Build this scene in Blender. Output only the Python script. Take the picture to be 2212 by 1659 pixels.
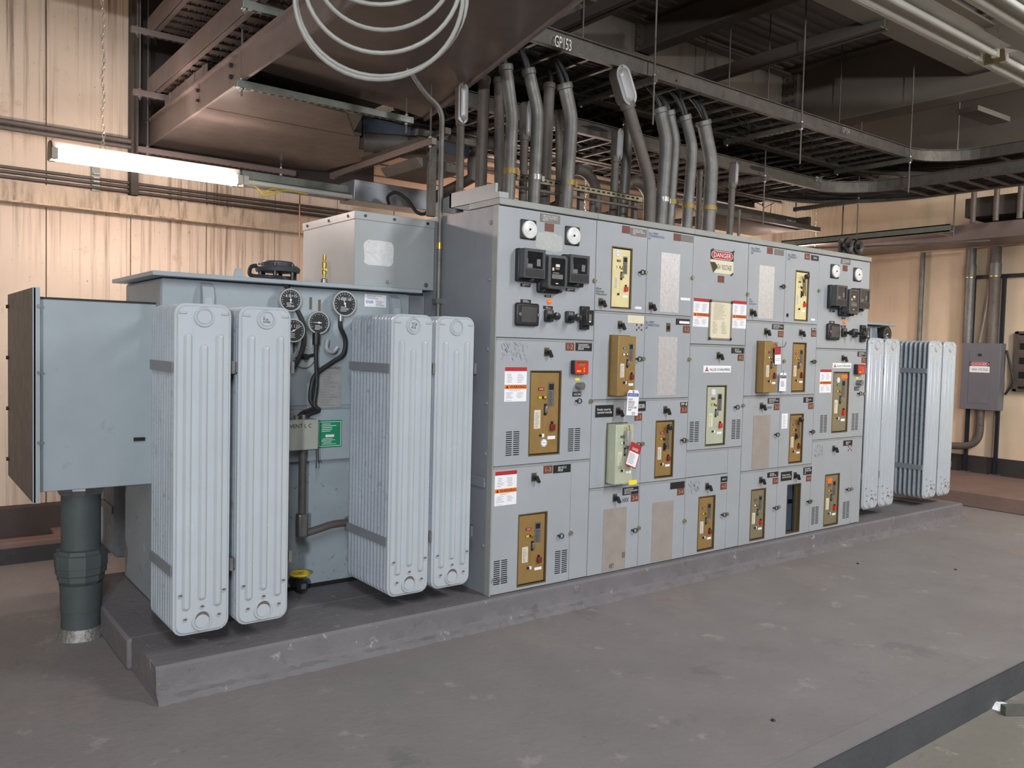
import bpy, math, random
from mathutils import Vector, Matrix
random.seed(7)
sc = bpy.context.scene
for o in list(bpy.data.objects): bpy.data.objects.remove(o)
V = Vector
# ------------------------------------------------------------------ camera
CAM = V((-2.843, -3.884, 1.632)); YAW, PIT, ROL, FPX = 0.65300, -0.04398, 0.02485, 1783.8
IW, IH = 2212.0, 1659.0
_f = V((math.sin(YAW)*math.cos(PIT), math.cos(YAW)*math.cos(PIT), math.sin(PIT)))
_r0 = V((math.cos(YAW), -math.sin(YAW), 0)); _u0 = _r0.cross(_f)
_r = _r0*math.cos(ROL) + _u0*math.sin(ROL); _u = -_r0*math.sin(ROL) + _u0*math.cos(ROL)
cd = bpy.data.cameras.new('camera'); cam = bpy.data.objects.new('camera', cd); sc.collection.objects.link(cam)
cd.sensor_fit = 'HORIZONTAL'; cd.sensor_width = 36; cd.lens = 36*FPX/IW; cd.clip_start = .05
mw = Matrix((_r, _u, -_f)).transposed().to_4x4(); mw.translation = CAM
cam.matrix_world = mw; sc.camera = cam
# ------------------------------------------------------------------ world, lights, exposure
w = bpy.data.worlds.new('world'); sc.world = w; w.use_nodes = True
bg = w.node_tree.nodes['Background']; bg.inputs[0].default_value = (.95, .93, .95, 1); bg.inputs[1].default_value = .11
sc.view_settings.view_transform = 'Standard'; sc.view_settings.look = 'None'
sc.view_settings.exposure = 0.0; sc.view_settings.gamma = 1; sc.view_settings.use_curve_mapping = False

def area(name, loc, target, sx, sy, power, col):
    l = bpy.data.lights.new(name, 'AREA'); l.shape = 'RECTANGLE'; l.size = sx; l.size_y = sy
    l.energy = power; l.color = col
    o = bpy.data.objects.new(name, l); sc.collection.objects.link(o); o.location = loc
    o.rotation_euler = (V(target)-V(loc)).to_track_quat('-Z', 'X').to_euler()
    return o
# compact work lamp to the left behind the photographer, and the ceiling strips of the front aisle
area('work_lamp', (-6.2, -8.6, 2.5), (.5, 0, 1.1), .3, .3, 430, (.89, .94, 1.0))
area('aisle_strip_light_a', (-3.2, -4.6, 4.1), (-2.2, -1.2, .3), 2.4, .35, 125, (.90, .95, 1.0))
area('aisle_strip_light_b', (2.2, -4.4, 4.1), (2.2, -1.0, .3), 2.4, .35, 165, (.96, .97, .98))
area('end_wall_fill_light', (5.6, -3.4, 4.1), (8.3, .5, 1.4), 2.4, .35, 260, (1.0, .95, .89))  # added fill strip, aimed at the end wall to brighten it

# ------------------------------------------------------------------ mesh tools
ORG = {}
class M:
    def __init__(s): s.v = []; s.f = []
    def add(s, vs, fs):
        b = len(s.v); s.v += [tuple(p) for p in vs]; s.f += [tuple(i+b for i in f) for f in fs]; return s
    def box(s, x0, x1, y0, y1, z0, z1):
        if x0 > x1: x0, x1 = x1, x0
        if y0 > y1: y0, y1 = y1, y0
        if z0 > z1: z0, z1 = z1, z0
        return s.add([(x0,y0,z0),(x1,y0,z0),(x1,y1,z0),(x0,y1,z0),(x0,y0,z1),(x1,y0,z1),(x1,y1,z1),(x0,y1,z1)],
              [(0,3,2,1),(4,5,6,7),(0,1,5,4),(1,2,6,5),(2,3,7,6),(3,0,4,7)])
    def obox(s, c, u, v, n, a, b, d):
        c, u, v, n = V(c), V(u).normalized(), V(v).normalized(), V(n).normalized()
        P = [c+u*(i*a/2)+v*(j*b/2)+n*(k*d/2) for k in (-1,1) for j in (-1,1) for i in (-1,1)]
        F = [(0,2,3,1),(4,5,7,6),(0,1,5,4),(1,3,7,5),(3,2,6,7),(2,0,4,6)]
        if u.cross(v).dot(n) < 0: F = [f[::-1] for f in F]
        return s.add(P, F)
    def bar(s, p0, p1, wd, ht, up=(0,0,1)):
        p0, p1 = V(p0), V(p1); d = (p1-p0); L = d.length; d.normalize()
        side = d.cross(V(up))
        if side.length < 1e-4: side = d.cross(V((0,1,0)))
        side.normalize(); n = side.cross(d)
        return s.obox((p0+p1)/2, d, side, n, L, wd, ht)
    def tube(s, pts, r, n=12, caps=True, closed=False):
        pts = [V(p) for p in pts]; N = len(pts)
        rs = r if isinstance(r, (list, tuple)) else [r]*N
        t0 = (pts[1]-pts[0]).normalized()
        a = t0.cross(V((0,0,1)));
        if a.length < 1e-3: a = t0.cross(V((1,0,0)))
        a.normalize(); b0 = len(s.v); pt = t0
        for i, p in enumerate(pts):
            if closed: t = (pts[(i+1) % N]-pts[i-1]).normalized()
            elif i == 0: t = t0
            elif i == N-1: t = (pts[i]-pts[i-1]).normalized()
            else: t = ((pts[i+1]-pts[i]).normalized()+(pts[i]-pts[i-1]).normalized()).normalized()
            a = pt.rotation_difference(t) @ a; a = (a-t*a.dot(t)).normalized(); bb = t.cross(a); pt = t
            for k in range(n):
                th = 2*math.pi*k/n; s.v.append(tuple(p+(a*math.cos(th)+bb*math.sin(th))*rs[i]))
        M_ = N if closed else N-1
        for i in range(M_):
            j = (i+1) % N
            for k in range(n):
                l = (k+1) % n; s.f.append((b0+i*n+k, b0+i*n+l, b0+j*n+l, b0+j*n+k))
        if caps and not closed:
            s.f.append(tuple(b0+k for k in range(n))[::-1]); s.f.append(tuple(b0+(N-1)*n+k for k in range(n)))
        return s
    def cyl(s, p0, p1, r, n=16, r2=None): return s.tube([p0, p1], [r, r if r2 is None else r2], n)
    def lathe(s, p, axis, prof, n=20):
        p, ax = V(p), V(axis).normalized()
        return s.tube([p+ax*(h+1e-6*i) for i, (h, _) in enumerate(prof)], [max(q, 1e-4) for _, q in prof], n) if all(prof[i+1][0] > prof[i][0] for i in range(len(prof)-1)) else s._lathe(p, ax, prof, n)
    def _lathe(s, p, ax, prof, n):
        p, ax = V(p), V(ax).normalized()
        a = ax.cross(V((0,0,1)))
        if a.length < 1e-3: a = ax.cross(V((1,0,0)))
        a.normalize(); b = ax.cross(a); b0 = len(s.v); N = len(prof)
        for h, r in prof:
            for k in range(n):
                th = 2*math.pi*k/n; s.v.append(tuple(p+ax*h+(a*math.cos(th)+b*math.sin(th))*max(r,1e-4)))
        for i in range(N-1):
            for k in range(n):
                l = (k+1) % n; s.f.append((b0+i*n+k, b0+i*n+l, b0+(i+1)*n+l, b0+(i+1)*n+k))
        s.f.append(tuple(b0+k for k in range(n))[::-1]); s.f.append(tuple(b0+(N-1)*n+k for k in range(n)))
        return s
    def torus(s, c, axis, R, r, n=20, m=8):
        c, ax = V(c), V(axis).normalized(); a = ax.cross(V((0,0,1)))
        if a.length < 1e-3: a = ax.cross(V((1,0,0)))
        a.normalize(); b = ax.cross(a)
        return s.tube([c+(a*math.cos(2*math.pi*k/n)+b*math.sin(2*math.pi*k/n))*R for k in range(n)], r, m, closed=True)
    def poly(s, pts, ext):
        # polygon of 3-d points (counter-clockwise seen from the far end of ext), extruded by vector ext
        n = len(pts); e = V(ext); A = [V(p) for p in pts]; B = [p+e for p in A]
        nrm = sum(((A[i]-A[0]).cross(A[(i+1) % n]-A[0]) for i in range(1, n-1)), V((0,0,0)))
        fs = [tuple(range(n))[::-1], tuple(range(n, 2*n))]+[(i, (i+1) % n, n+(i+1) % n, n+i) for i in range(n)]
        if nrm.dot(e) < 0: fs = [f[::-1] for f in fs]
        return s.add(A+B, fs)
    def loft(s, loops, cap0=True, cap1=True):
        b0 = len(s.v); n = len(loops[0])
        for L in loops: s.v += [tuple(p) for p in L]
        for i in range(len(loops)-1):
            for k in range(n):
                l = (k+1) % n; s.f.append((b0+i*n+k, b0+i*n+l, b0+(i+1)*n+l, b0+(i+1)*n+k))
        if cap0: s.f.append(tuple(b0+k for k in range(n))[::-1])
        if cap1: s.f.append(tuple(b0+(len(loops)-1)*n+k for k in range(n)))
        return s
    def frame(s, X0, X1, Z0, Z1, hx0, hx1, hz0, hz1, y0, y1):
        # flat plate in the XZ plane with one rectangular hole
        for a in ((X0,hx0,Z0,Z1),(hx1,X1,Z0,Z1),(hx0,hx1,Z0,hz0),(hx0,hx1,hz1,Z1)): s.box(a[0],a[1],y0,y1,a[2],a[3])
        return s

def rrect(w_, h_, r, n=4, cx=0, cz=0):
    P = []
    for sx, sz, a0 in ((1,1,0),(-1,1,90),(-1,-1,180),(1,-1,270)):
        for k in range(n+1):
            a = math.radians(a0+90*k/n); P.append((cx+sx*(w_/2-r)+r*math.cos(a), cz+sz*(h_/2-r)+r*math.sin(a)))
    return P
def XZ(P, y): return [(a, y, b) for a, b in P]

def link(o, parent, origin):
    sc.collection.objects.link(o); o.location = origin; ORG[o] = V(origin)
    if parent is not None:
        o.parent = parent; o.location = V(origin)-ORG[parent]
    return o
def tags(o, label=None, cat=None, group=None, kind=None):
    if label: o['label'] = label
    if cat: o['category'] = cat
    if group: o['group'] = group
    if kind: o['kind'] = kind
    return o
def mk(m, name, mat, parent=None, label=None, cat=None, group=None, kind=None, smooth=35, bevel=0, seg=2, origin=None):
    if origin is None:
        xs, ys, zs = zip(*m.v); origin = V(((min(xs)+max(xs))/2, (min(ys)+max(ys))/2, min(zs) if parent is None else (min(zs)+max(zs))/2))
    me = bpy.data.meshes.new(name); me.from_pydata([tuple(V(p)-origin) for p in m.v], [], m.f); me.update()
    me.materials.append(mat)
    if smooth:
        me.polygons.foreach_set('use_smooth', [True]*len(me.polygons)); me.set_sharp_from_angle(angle=math.radians(smooth))
    o = bpy.data.objects.new(name, me); link(o, parent, origin)
    if bevel:
        b = o.modifiers.new('bevel', 'BEVEL'); b.width = bevel; b.segments = seg; b.limit_method = 'ANGLE'; b.angle_limit = math.radians(50)
    return tags(o, label, cat, group, kind)
def E(name, loc, label, cat, group=None, kind=None):
    o = bpy.data.objects.new(name, None); o.empty_display_size = .1; link(o, None, V(loc)); return tags(o, label, cat, group, kind)
def twin(o, parent, origin, label=None):
    c = o.copy(); sc.collection.objects.link(c); ORG[c] = V(origin); c.parent = parent
    c.location = V(origin)-(ORG[parent] if parent else V((0,0,0)))
    if label: c['label'] = label
    return c

_tc = {}
def _glyphs(s):
    if s not in _tc:
        cu = bpy.data.curves.new('t', 'FONT'); cu.body = s; cu.align_x = 'LEFT'; cu.resolution_u = 2; cu.space_line = .85
        o = bpy.data.objects.new('t', cu); sc.collection.objects.link(o)
        dg = bpy.context.evaluated_depsgraph_get(); me = bpy.data.meshes.new_from_object(o.evaluated_get(dg))
        _tc[s] = ([tuple(v.co) for v in me.vertices], [tuple(p.vertices) for p in me.polygons])
        bpy.data.objects.remove(o); bpy.data.curves.remove(cu); bpy.data.meshes.remove(me)
    return _tc[s]
def txt(s, c, wd, ht, mat, parent, u=(1,0,0), v=(0,0,1), off=.0012, name='lettering'):
    vs, fs = _glyphs(s); xs = [p[0] for p in vs]; ys = [p[1] for p in vs]
    x0, x1, y0, y1 = min(xs), max(xs), min(ys), max(ys); u, v = V(u), V(v); n = u.cross(v)
    c = V(c)+n*off; m = M()
    m.add([c+u*((p[0]-x0)/(x1-x0)-.5)*wd+v*((p[1]-y0)/(y1-y0)-.5)*ht for p in vs], fs)
    return mk(m, name, mat, parent, smooth=0)
def quads(rects, y, n=-1):
    # flat print: rectangles (x0,x1,z0,z1) lying in a plane y
    m = M()
    for x0, x1, z0, z1 in rects: m.add([(x0,y,z0),(x1,y,z0),(x1,y,z1),(x0,y,z1)], [(0,1,2,3)])
    return m
def para(x0, x1, z0, z1, n, y, fill=.9, hgt=.35):
    R = []; st = (z1-z0)/n
    for i in range(n):
        a = x0+(x1-x0)*random.uniform(0,.12); b = x0+(x1-x0)*random.uniform(.55, 1)*fill
        R.append((a, max(b, a+.003), z1-(i+.5)*st-st*hgt/2, z1-(i+.5)*st+st*hgt/2))
    return quads(R, y)

def ray(px, py): return _f+_r*((px-IW/2)/FPX)-_u*((py-IH/2)/FPX)
def on(px, py, ax, val):
    d = ray(px, py); i = 'XYZ'.index(ax); return CAM+d*((val-CAM[i])/d[i])
def F(px, py, Y=0.0): return on(px, py, 'Y', Y)
K5 = 250/1382.0
def G(o, zx, zy, Y=0.0): return F(o[0]+zx*K5, o[1]+zy*K5, Y)

# ------------------------------------------------------------------ materials
MATS = {}
def mat(name, col, rough=.5, metal=0.0, var=.08, vs=5.0, spots=None, streak=None, bump=0.0, bs=40.0, emit=0, spec=.5, stretch=None):
    """spots: (colour, amount 0..1, scale); streak: (colour, amount, horizontal scale, vertical scale)"""
    if name in MATS: return MATS[name]
    m = bpy.data.materials.new(name); m.use_nodes = True; nt = m.node_tree; N = nt.nodes; L = nt.links
    p = N['Principled BSDF']; p.inputs['Roughness'].default_value = rough; p.inputs['Metallic'].default_value = metal
    p.inputs['Specular IOR Level'].default_value = spec
    tc = N.new('ShaderNodeNewGeometry'); co = tc.outputs['Position']
    if stretch:
        mp0 = N.new('ShaderNodeMapping'); mp0.inputs['Scale'].default_value = stretch; L.new(co, mp0.inputs[0]); co_v = mp0.outputs[0]
    else: co_v = co
    c4 = (*col, 1)
    def noise(scale, detail=4, src=None, rgh=.6):
        n = N.new('ShaderNodeTexNoise'); n.inputs['Scale'].default_value = scale; n.inputs['Detail'].default_value = detail
        n.inputs['Roughness'].default_value = rgh; L.new(src or co, n.inputs['Vector']); return n.outputs['Fac']
    def ramp(src, a, b):
        r = N.new('ShaderNodeMapRange'); r.inputs[1].default_value = a; r.inputs[2].default_value = b; L.new(src, r.inputs[0]); return r.outputs[0]
    def mix(fac, A, B):
        x = N.new('ShaderNodeMix'); x.data_type = 'RGBA'
        if isinstance(fac, float): x.inputs[0].default_value = fac
        else: L.new(fac, x.inputs[0])
        for i, q in ((6, A), (7, B)):
            if isinstance(q, tuple): x.inputs[i].default_value = q
            else: L.new(q, x.inputs[i])
        return x.outputs[2]
    cur = mix(ramp(noise(vs, 5, co_v), .3, .7), tuple(c*(1-var) for c in col)+(1,), tuple(min(c*(1+var), 1) for c in col)+(1,))
    if streak:
        mp = N.new('ShaderNodeMapping'); mp.inputs['Scale'].default_value = (streak[2], streak[2], streak[3]); L.new(co, mp.inputs[0])
        s1 = ramp(noise(1.0, 5, mp.outputs[0], .65), .62-.22*streak[1], .78-.15*streak[1])
        s2 = ramp(noise(.9, 2), .35, .65)
        mu = N.new('ShaderNodeMath'); mu.operation = 'MULTIPLY'; L.new(s1, mu.inputs[0]); L.new(s2, mu.inputs[1])
        cur = mix(mu.outputs[0], cur, (*streak[0], 1))
    if spots:
        for sp in (spots if isinstance(spots, list) else [spots]):
            s = ramp(noise(sp[2], 7, None, .7), .72-.3*sp[1], .76-.24*sp[1])
            mm = N.new('ShaderNodeMath'); mm.operation = 'MULTIPLY'; L.new(s, mm.inputs[0]); mm.inputs[1].default_value = sp[3] if len(sp) > 3 else .8
            cur = mix(mm.outputs[0], cur, (*sp[0], 1))
    L.new(cur, p.inputs['Base Color'])
    if rough < .9:
        rr = N.new('ShaderNodeMapRange'); rr.inputs[3].default_value = max(rough-.1, .03); rr.inputs[4].default_value = min(rough+.15, 1)
        L.new(noise(vs*3, 3), rr.inputs[0]); L.new(rr.outputs[0], p.inputs['Roughness'])
    if bump:
        b = N.new('ShaderNodeBump'); b.inputs['Strength'].default_value = bump; b.inputs['Distance'].default_value = .01
        L.new(noise(bs, 6), b.inputs['Height']); L.new(b.outputs[0], p.inputs['Normal'])
    if emit:
        p.inputs['Emission Color'].default_value = c4; p.inputs['Emission Strength'].default_value = emit
    MATS[name] = m; return m
def S(*rgb):   # sRGB bytes to linear
    return tuple((c/255/12.92 if c/255 <= .04045 else ((c/255+.055)/1.055)**2.4) for c in rgb)
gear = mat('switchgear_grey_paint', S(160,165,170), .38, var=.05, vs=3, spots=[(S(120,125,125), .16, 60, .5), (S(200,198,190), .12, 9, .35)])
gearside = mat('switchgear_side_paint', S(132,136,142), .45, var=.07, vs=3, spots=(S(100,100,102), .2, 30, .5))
gearcap = mat('switchgear_top_trim_paint', S(150,152,148), .45, var=.08, spots=(S(110,105,98), .3, 20, .5))
tankp = mat('transformer_green_grey_paint', S(157,167,173), .36, var=.08, vs=2.5, spots=[(S(90,92,88), .12, 45, .6), (S(120,130,130), .3, 5, .4)])
tankd = mat('transformer_weathered_paint', S(150,160,166), .45, var=.1, vs=3, spots=[(S(60,62,64), .35, 28, .75), (S(188,198,200), .25, 6, .5)])
radp = mat('radiator_light_grey_paint', S(178,185,191), .2, var=.04, vs=3, spots=[(S(90,92,92), .04, 70, .8)], streak=(S(172,180,186), .4, 12, .8))
radside = mat('radiator_worn_fin_paint', S(158,166,174), .25, var=.08, vs=4, spots=(S(100,108,118), .42, 12, .5), streak=(S(124,132,144), .6, 30, 2))
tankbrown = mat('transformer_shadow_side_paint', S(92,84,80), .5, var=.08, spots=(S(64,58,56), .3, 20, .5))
pinkbox = mat('throat_box_paint', S(158,163,164), .4, var=.06, vs=3, spots=[(S(80,76,74), .06, 50, .8)])
dark = mat('black_opening', S(14,14,15), .7, var=.1)
blackp = mat('black_plastic', S(34,35,37), .4, var=.1)
blackg = mat('gloss_black_cover', S(40,42,44), .25, var=.15)
greyrel = mat('relay_cover_grey', S(70,72,74), .35, var=.1)
glassd = mat('relay_dark_glass', S(26,30,36), .12, var=.3, vs=20)
white = mat('white_print', S(232,232,232), .5, var=.02)
paper = mat('white_paper', S(238,238,242), .6, var=.02)
cream = mat('cream_paper', S(222,214,188), .6, var=.05, vs=20)
ink = mat('black_ink', S(28,28,30), .6, var=0)
inkg = mat('grey_fine_print', S(120,120,124), .6, var=0)
inkblue = mat('blue_marker', S(50,70,110), .6, var=0)
redp = mat('red_print', S(176,40,44), .5, var=.03)
redb = mat('bright_red_plastic', S(205,48,44), .35, var=.03)
redd = mat('dark_red_handle', S(120,34,40), .35, var=.1)
orangep = mat('orange_print', S(238,120,34), .5, var=.02)
bluep = mat('blue_print', S(40,78,160), .5, var=.02)
greenp = mat('green_sign', S(36,138,98), .45, var=.04)
yellow = mat('yellow_paint', S(218,186,40), .4, var=.08)
amber = mat('amber_lens', S(240,120,30), .25, var=.02, emit=.35)
tan = mat('brass_toned_breaker_plate', S(160,130,80), .36, .3, var=.08, vs=12, spots=(S(110,84,48), .12, 40, .6))
ivory = mat('ivory_breaker_plate', S(226,214,160), .35, .1, var=.06, vs=10)
sage = mat('sage_breaker_plate', S(188,194,170), .35, .15, var=.06, vs=10)
olive = mat('olive_breaker_plate', S(142,132,104), .38, .3, var=.08, vs=10)
trimbr = mat('bronze_opening_trim', S(110,96,70), .4, .4, var=.1)
silver = mat('bright_galvanized_blank', S(206,206,208), .36, .45, var=.1, vs=35, bump=.15, bs=60)
tanblank = mat('dusty_tan_blank_plate', S(160,152,145), .5, .15, var=.08, vs=8, spots=(S(190,182,172), .3, 12, .5))
brownpl = mat('brown_number_plate', S(112,66,52), .5, var=.06)
greypl = mat('etched_grey_nameplate', S(120,116,114), .45, .4, var=.1, vs=30)
steel = mat('worn_steel', S(150,150,150), .35, .8, var=.15, vs=20)
brass = mat('brass', S(190,160,80), .3, .9, var=.1)
galv = mat('galvanized_conduit', S(116,115,112), .5, .5, var=.2, vs=9, spots=(S(70,66,62), .3, 16, .7))
galvd = mat('dusty_conduit', S(104,98,92), .6, .35, var=.15, vs=7, spots=(S(64,58,54), .35, 12, .7))
strutm = mat('galvanized_strut', S(128,132,124), .45, .6, var=.14, vs=14, spots=(S(90,84,78), .3, 14, .6))
brownm = mat('dust_brown_tray_steel', S(116,103,98), .42, .15, var=.12, vs=3, spots=(S(74,64,60), .3, 8, .5))
traym = mat('dusty_tray_galvanized', S(92,88,82), .55, .45, var=.2, vs=12, spots=[(S(140,138,130), .3, 22, .6), (S(60,54,50), .35, 6, .6)])
darkst = mat('dark_structural_steel', S(78,71,64), .75, .05, var=.1, vs=2, spots=(S(60,54,50), .3, 5, .5))
beamst = mat('grimy_beam_paint', S(114,105,94), .75, 0, var=.1, vs=2, spots=(S(80,73,66), .3, 4, .5))
slabm = mat('ceiling_slab', S(150,142,141), .9, 0, var=.1, vs=2)
dustc = mat('dust_covered_cable', S(44,41,40), .85, 0, var=.25, vs=18)
cablem = mat('black_cable', S(40,39,40), .55, 0, var=.15, vs=12)
coilm = mat('pale_grey_cable', S(138,138,132), .5, 0, var=.1, vs=15)
rope = mat('chain_steel', S(190,178,160), .4, .7, var=.15, vs=40)
wallc = mat('stained_cream_wall_paint', S(212,192,170), .6, 0, var=.06, vs=2, streak=(S(112,88,70), .58, 26, .5), spots=[(S(80,60,48), .24, 34, .6), (S(172,150,124), .4, 3, .5)])
wallr = mat('aged_cream_block_paint', S(212,190,164), .65, 0, var=.08, vs=1.5, streak=(S(176,164,128), .6, 5, .6), spots=(S(124,108,84), .16, 12, .6))
girtm = mat('stained_cream_girt_paint', S(202,180,154), .6, 0, var=.08, vs=3, streak=(S(92,76,60), .75, 20, 2.5), spots=(S(70,56,44), .22, 22, .7))
conc = mat('worn_concrete_floor', S(130,125,124), .62, 0, var=.10, vs=1.6, spots=[(S(104,101,102), .48, 2.2, .5), (S(146,134,128), .5, 1.1, .5), (S(172,167,162), .40, 4, .4), (S(92,90,92), .30, 17, .5)], bump=.35, bs=22)
conc2 = mat('scuffed_pad_concrete', S(112,109,112), .7, 0, var=.1, vs=3, spots=[(S(86,84,88), .38, 5, .55), (S(178,173,166), .32, 13, .7)], bump=.5, bs=30)
concl = mat('lower_floor_concrete', S(126,122,113), .75, 0, var=.1, vs=2, spots=[(S(172,164,144), .4, 7, .6), (S(110,104,92), .35, 4, .5)], bump=.3, bs=25)
kerbm = mat('dark_kerb_concrete', S(78,80,84), .7, 0, var=.12, vs=3, spots=[(S(150,146,138), .08, 16, .7), (S(56,58,62), .3, 5, .6)], bump=.5, bs=20)
kerbr = mat('reddish_kerb_concrete', S(120,98,90), .75, 0, var=.12, vs=3, spots=(S(80,66,60), .25, 6, .6), bump=.4, bs=20)
lit = mat('lit_fluorescent_tube', (1.0, .81, .74), .4, var=0, emit=72)
unlit = mat('unlit_fluorescent_tube', S(190,190,184), .3, var=.04)
fixm = mat('fixture_enamel', S(170,166,156), .4, 0, var=.08, spots=(S(110,104,94), .25, 12, .5))
panelg = mat('panelboard_grey', S(106,106,112), .45, 0, var=.04)
navy = mat('dark_blue_strut', S(26,32,44), .5, .2, var=.1)
insul = mat('dark_green_pipe_coating', S(72,80,80), .6, 0, var=.12, vs=6, spots=(S(50,54,54), .3, 9, .6))
bluegrey = mat('cubicle_interior_paint', S(98,118,140), .5, var=.06)
gaugerim = mat('gauge_grey_rim', S(176,180,180), .3, .2, var=.06)
teeth = mat('dust_toothed_rung', S(92,80,74), .85, 0, var=.15, vs=10)
coverm = mat('glossy_tray_cover', S(100,90,86), .3, .2, var=.14, vs=3, spots=(S(96,84,78), .35, 6, .5))
# ------------------------------------------------------------------ the room
ST = 'structure'
XL, XR, YB, YF, ZC = -7.0, 8.4, 3.4, -10.0, 4.95
mk(M().box(XL, XR, -2.0, YB+.2, -.18, 0), 'floor', conc, kind=ST, label='worn grey concrete floor around the equipment pad', cat='floor')
mk(M().box(XL, XR, YF, -2.075, -.3, -.18), 'floor_lower', concl, kind=ST, label='lower pale concrete floor below the step', cat='floor')
k = M().box(XL, XR, -2.075, -2.0, -.3, -.006)
mk(k, 'trim_1', kerbm, kind=ST, label='dark concrete riser of the floor step', cat='step')
mk(M().box(XL, XR, -2.08, -1.985, -.006, .003), 'trim_2', mat('smooth_step_nosing', S(128,125,124), .6, var=.05, vs=3, bump=.2), kind=ST, label='smooth grey nosing strip along the floor step', cat='step')
wb = mk(M().box(XL, XR, YB+.03, YB+.2, 0, ZC), 'wall_back', mat('wall_backing', S(60,52,46), .8), kind=ST, label='cream back wall of tall flat panels with drip stains', cat='wall')
p0 = mk(M().box(-1.825+.003, -1.825+.603, YB, YB+.028, .33, ZC-.02), 'panel', wallc, wb, bevel=.004)
x = -1.825-.606*8
while x < XR-.3:
    if abs(x+1.825) > .1: twin(p0, wb, (x+.303, YB+.014, ORG[p0].z))
    x += .606
mk(M().box(XR, XR+.2, YF, YB+.2, 0, ZC), 'wall_right', wallr, kind=ST, label='aged cream end wall behind the panelboard', cat='wall')
mk(M().box(XL-.2, XL, YF, YB+.2, -.3, ZC), 'wall_left', wallr, kind=ST, label='cream wall outside the frame on the left', cat='wall')
mk(M().box(XL, XR, YF-.2, YF, -.3, ZC), 'wall_front', wallr, kind=ST, label='cream wall behind the photographer', cat='wall')
mk(M().box(XL-.2, XR+.2, YF-.2, YB+.2, ZC, ZC+.1), 'ceiling', slabm, kind=ST, label='dark grimy ceiling slab above the beams', cat='ceiling')
mk(M().box(XR-.03, XR, YF, YB, .167, .385), 'baseboard_right', mat('black_wall_base', S(50,46,46), .6, spots=(S(30,28,30), .3, 5, .5)), kind=ST, label='black painted base along the end wall', cat='baseboard')
mk(M().box(6.7, XR, YF+7.95, YB, 0, .167), 'trim_3', kerbr, kind=ST, label='low wide concrete kerb below the end wall', cat='kerb', bevel=.012)
# rear kerb with an open trench at its left end
mk(M().box(XL, XR, YB-.12, YB, 0, .33), 'baseboard_back', mat('dark_wall_base', S(70,60,56), .7, spots=(S(44,38,36), .3, 6, .6)), kind=ST, label='dark concrete base under the back wall panels', cat='baseboard')
kb = M().box(XL, 6.7, 2.89, 3.05, 0, .156).box(-1.82, 6.7, 3.05, YB-.12, 0, .156)
mk(kb, 'trim_4', kerbr, kind=ST, label='low concrete kerb with an open trench along the back wall', cat='kerb', bevel=.01)
mk(M().box(XL, 6.7, 2.88, 2.889, .0, .115), 'trim_17', mat('black_kerb_paint', S(52,50,52), .7, var=.2, vs=5, spots=(S(110,92,86), .3, 8, .7)), kind=ST, label='dark painted face of the rear kerb', cat='kerb')
g = M().box(XL, XR, YB-.09, YB, 2.62, 2.775).box(XL, XR, YB-.13, YB-.09, 2.62, 2.632)
mk(g, 'trim_5', girtm, kind=ST, label='stained cream steel girt along the back wall', cat='girt')

def ibeam(name, p0, p1, depth, wid, m, label, tw=.014, tf=.022, zb=None):
    p0, p1 = V(p0), V(p1); q = M(); up = V((0,0,1))
    q.bar(p0+up*tf/2, p1+up*tf/2, wid, tf); q.bar(p0+up*(depth-tf/2), p1+up*(depth-tf/2), wid, tf)
    q.bar(p0+up*depth/2, p1+up*depth/2, tw, depth-2*tf)
    return mk(q, name, m, kind=ST, label=label, cat='beam')
ibeam('trim_6', (XL, 2.0, 4.02), (5.59, 2.0, 4.02), .84, .24, beamst, 'deep grimy girder running above the cable trays')
gd = ibeam('trim_7', (5.6, -6, 4.19), (5.6, 2.4, 4.19), .70, .26, beamst, 'deep girder crossing the ceiling towards the viewer')
ibeam('trim_8', (1.0, -.17, 4.38), (5.59, -.17, 4.38), .44, .21, beamst, 'beam framing into the crossing girder from the left')
ibeam('trim_9', (7.9, -6, 4.05), (7.9, 3.3, 4.05), .8, .25, darkst, 'dark girder close to the end wall')
for i, (xx, lb) in enumerate(((3.16, 'roof joist bolted to the girder beside the hanger rod'), (.9, 'roof joist above the brown cable tray'), (-1.6, 'roof joist above the ladder trays'))):
    j = ibeam('trim_%d' % (10+i), (xx, -6, 4.57), (xx, 1.98, 4.57), .3, .16, darkst, lb)
    pl = M().box(xx-.1, xx+.1, 1.96, 1.985, 4.57, 4.87); mk(pl, 'end_plate', darkst, j)
    for zz in (4.63, 4.72, 4.81): mk(M().cyl((xx-.085, 1.955, zz), (xx-.085, 1.94, zz), .018, 6), 'bolt', darkst, j)
# bolted connection angle where the girders meet
an = M().box(5.50, 5.585, 1.80, 1.985, 4.22, 4.84)
ang = mk(an, 'connection_angle', beamst, gd)
for zz in [4.28+.085*i for i in range(7)]:
    for yy in (1.84, 1.92): mk(M().cyl((5.50, yy, zz), (5.482, yy, zz), .019, 6), 'bolt', darkst, ang)
for i, (a, b, z) in enumerate((((1193,70),(1396,0),4.3), ((1530,178),(1910,62),4.3), ((2090,237),(2160,262),4.1))):
    A, B = on(*a, 'Z', z), on(*b, 'Z', z)
    if i == 2: q = M().bar(A, B, .2, .05)
    else:
        xx = (A.x+B.x)/2; q = M().box(xx-.06, xx+.06, B.y, A.y+1.0, z, z+.012).box(xx-.006, xx+.006, B.y, A.y+1.0, z, z+.12)
    mk(q, 'trim_%d' % (13+i), darkst, kind=ST, label=('dark tee hanger steel left of the hanger rod', 'dark tee hanger steel ending in mid air below the beam', 'short dark brace below the crossing girder')[i], cat='beam')
cr = M()
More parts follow.
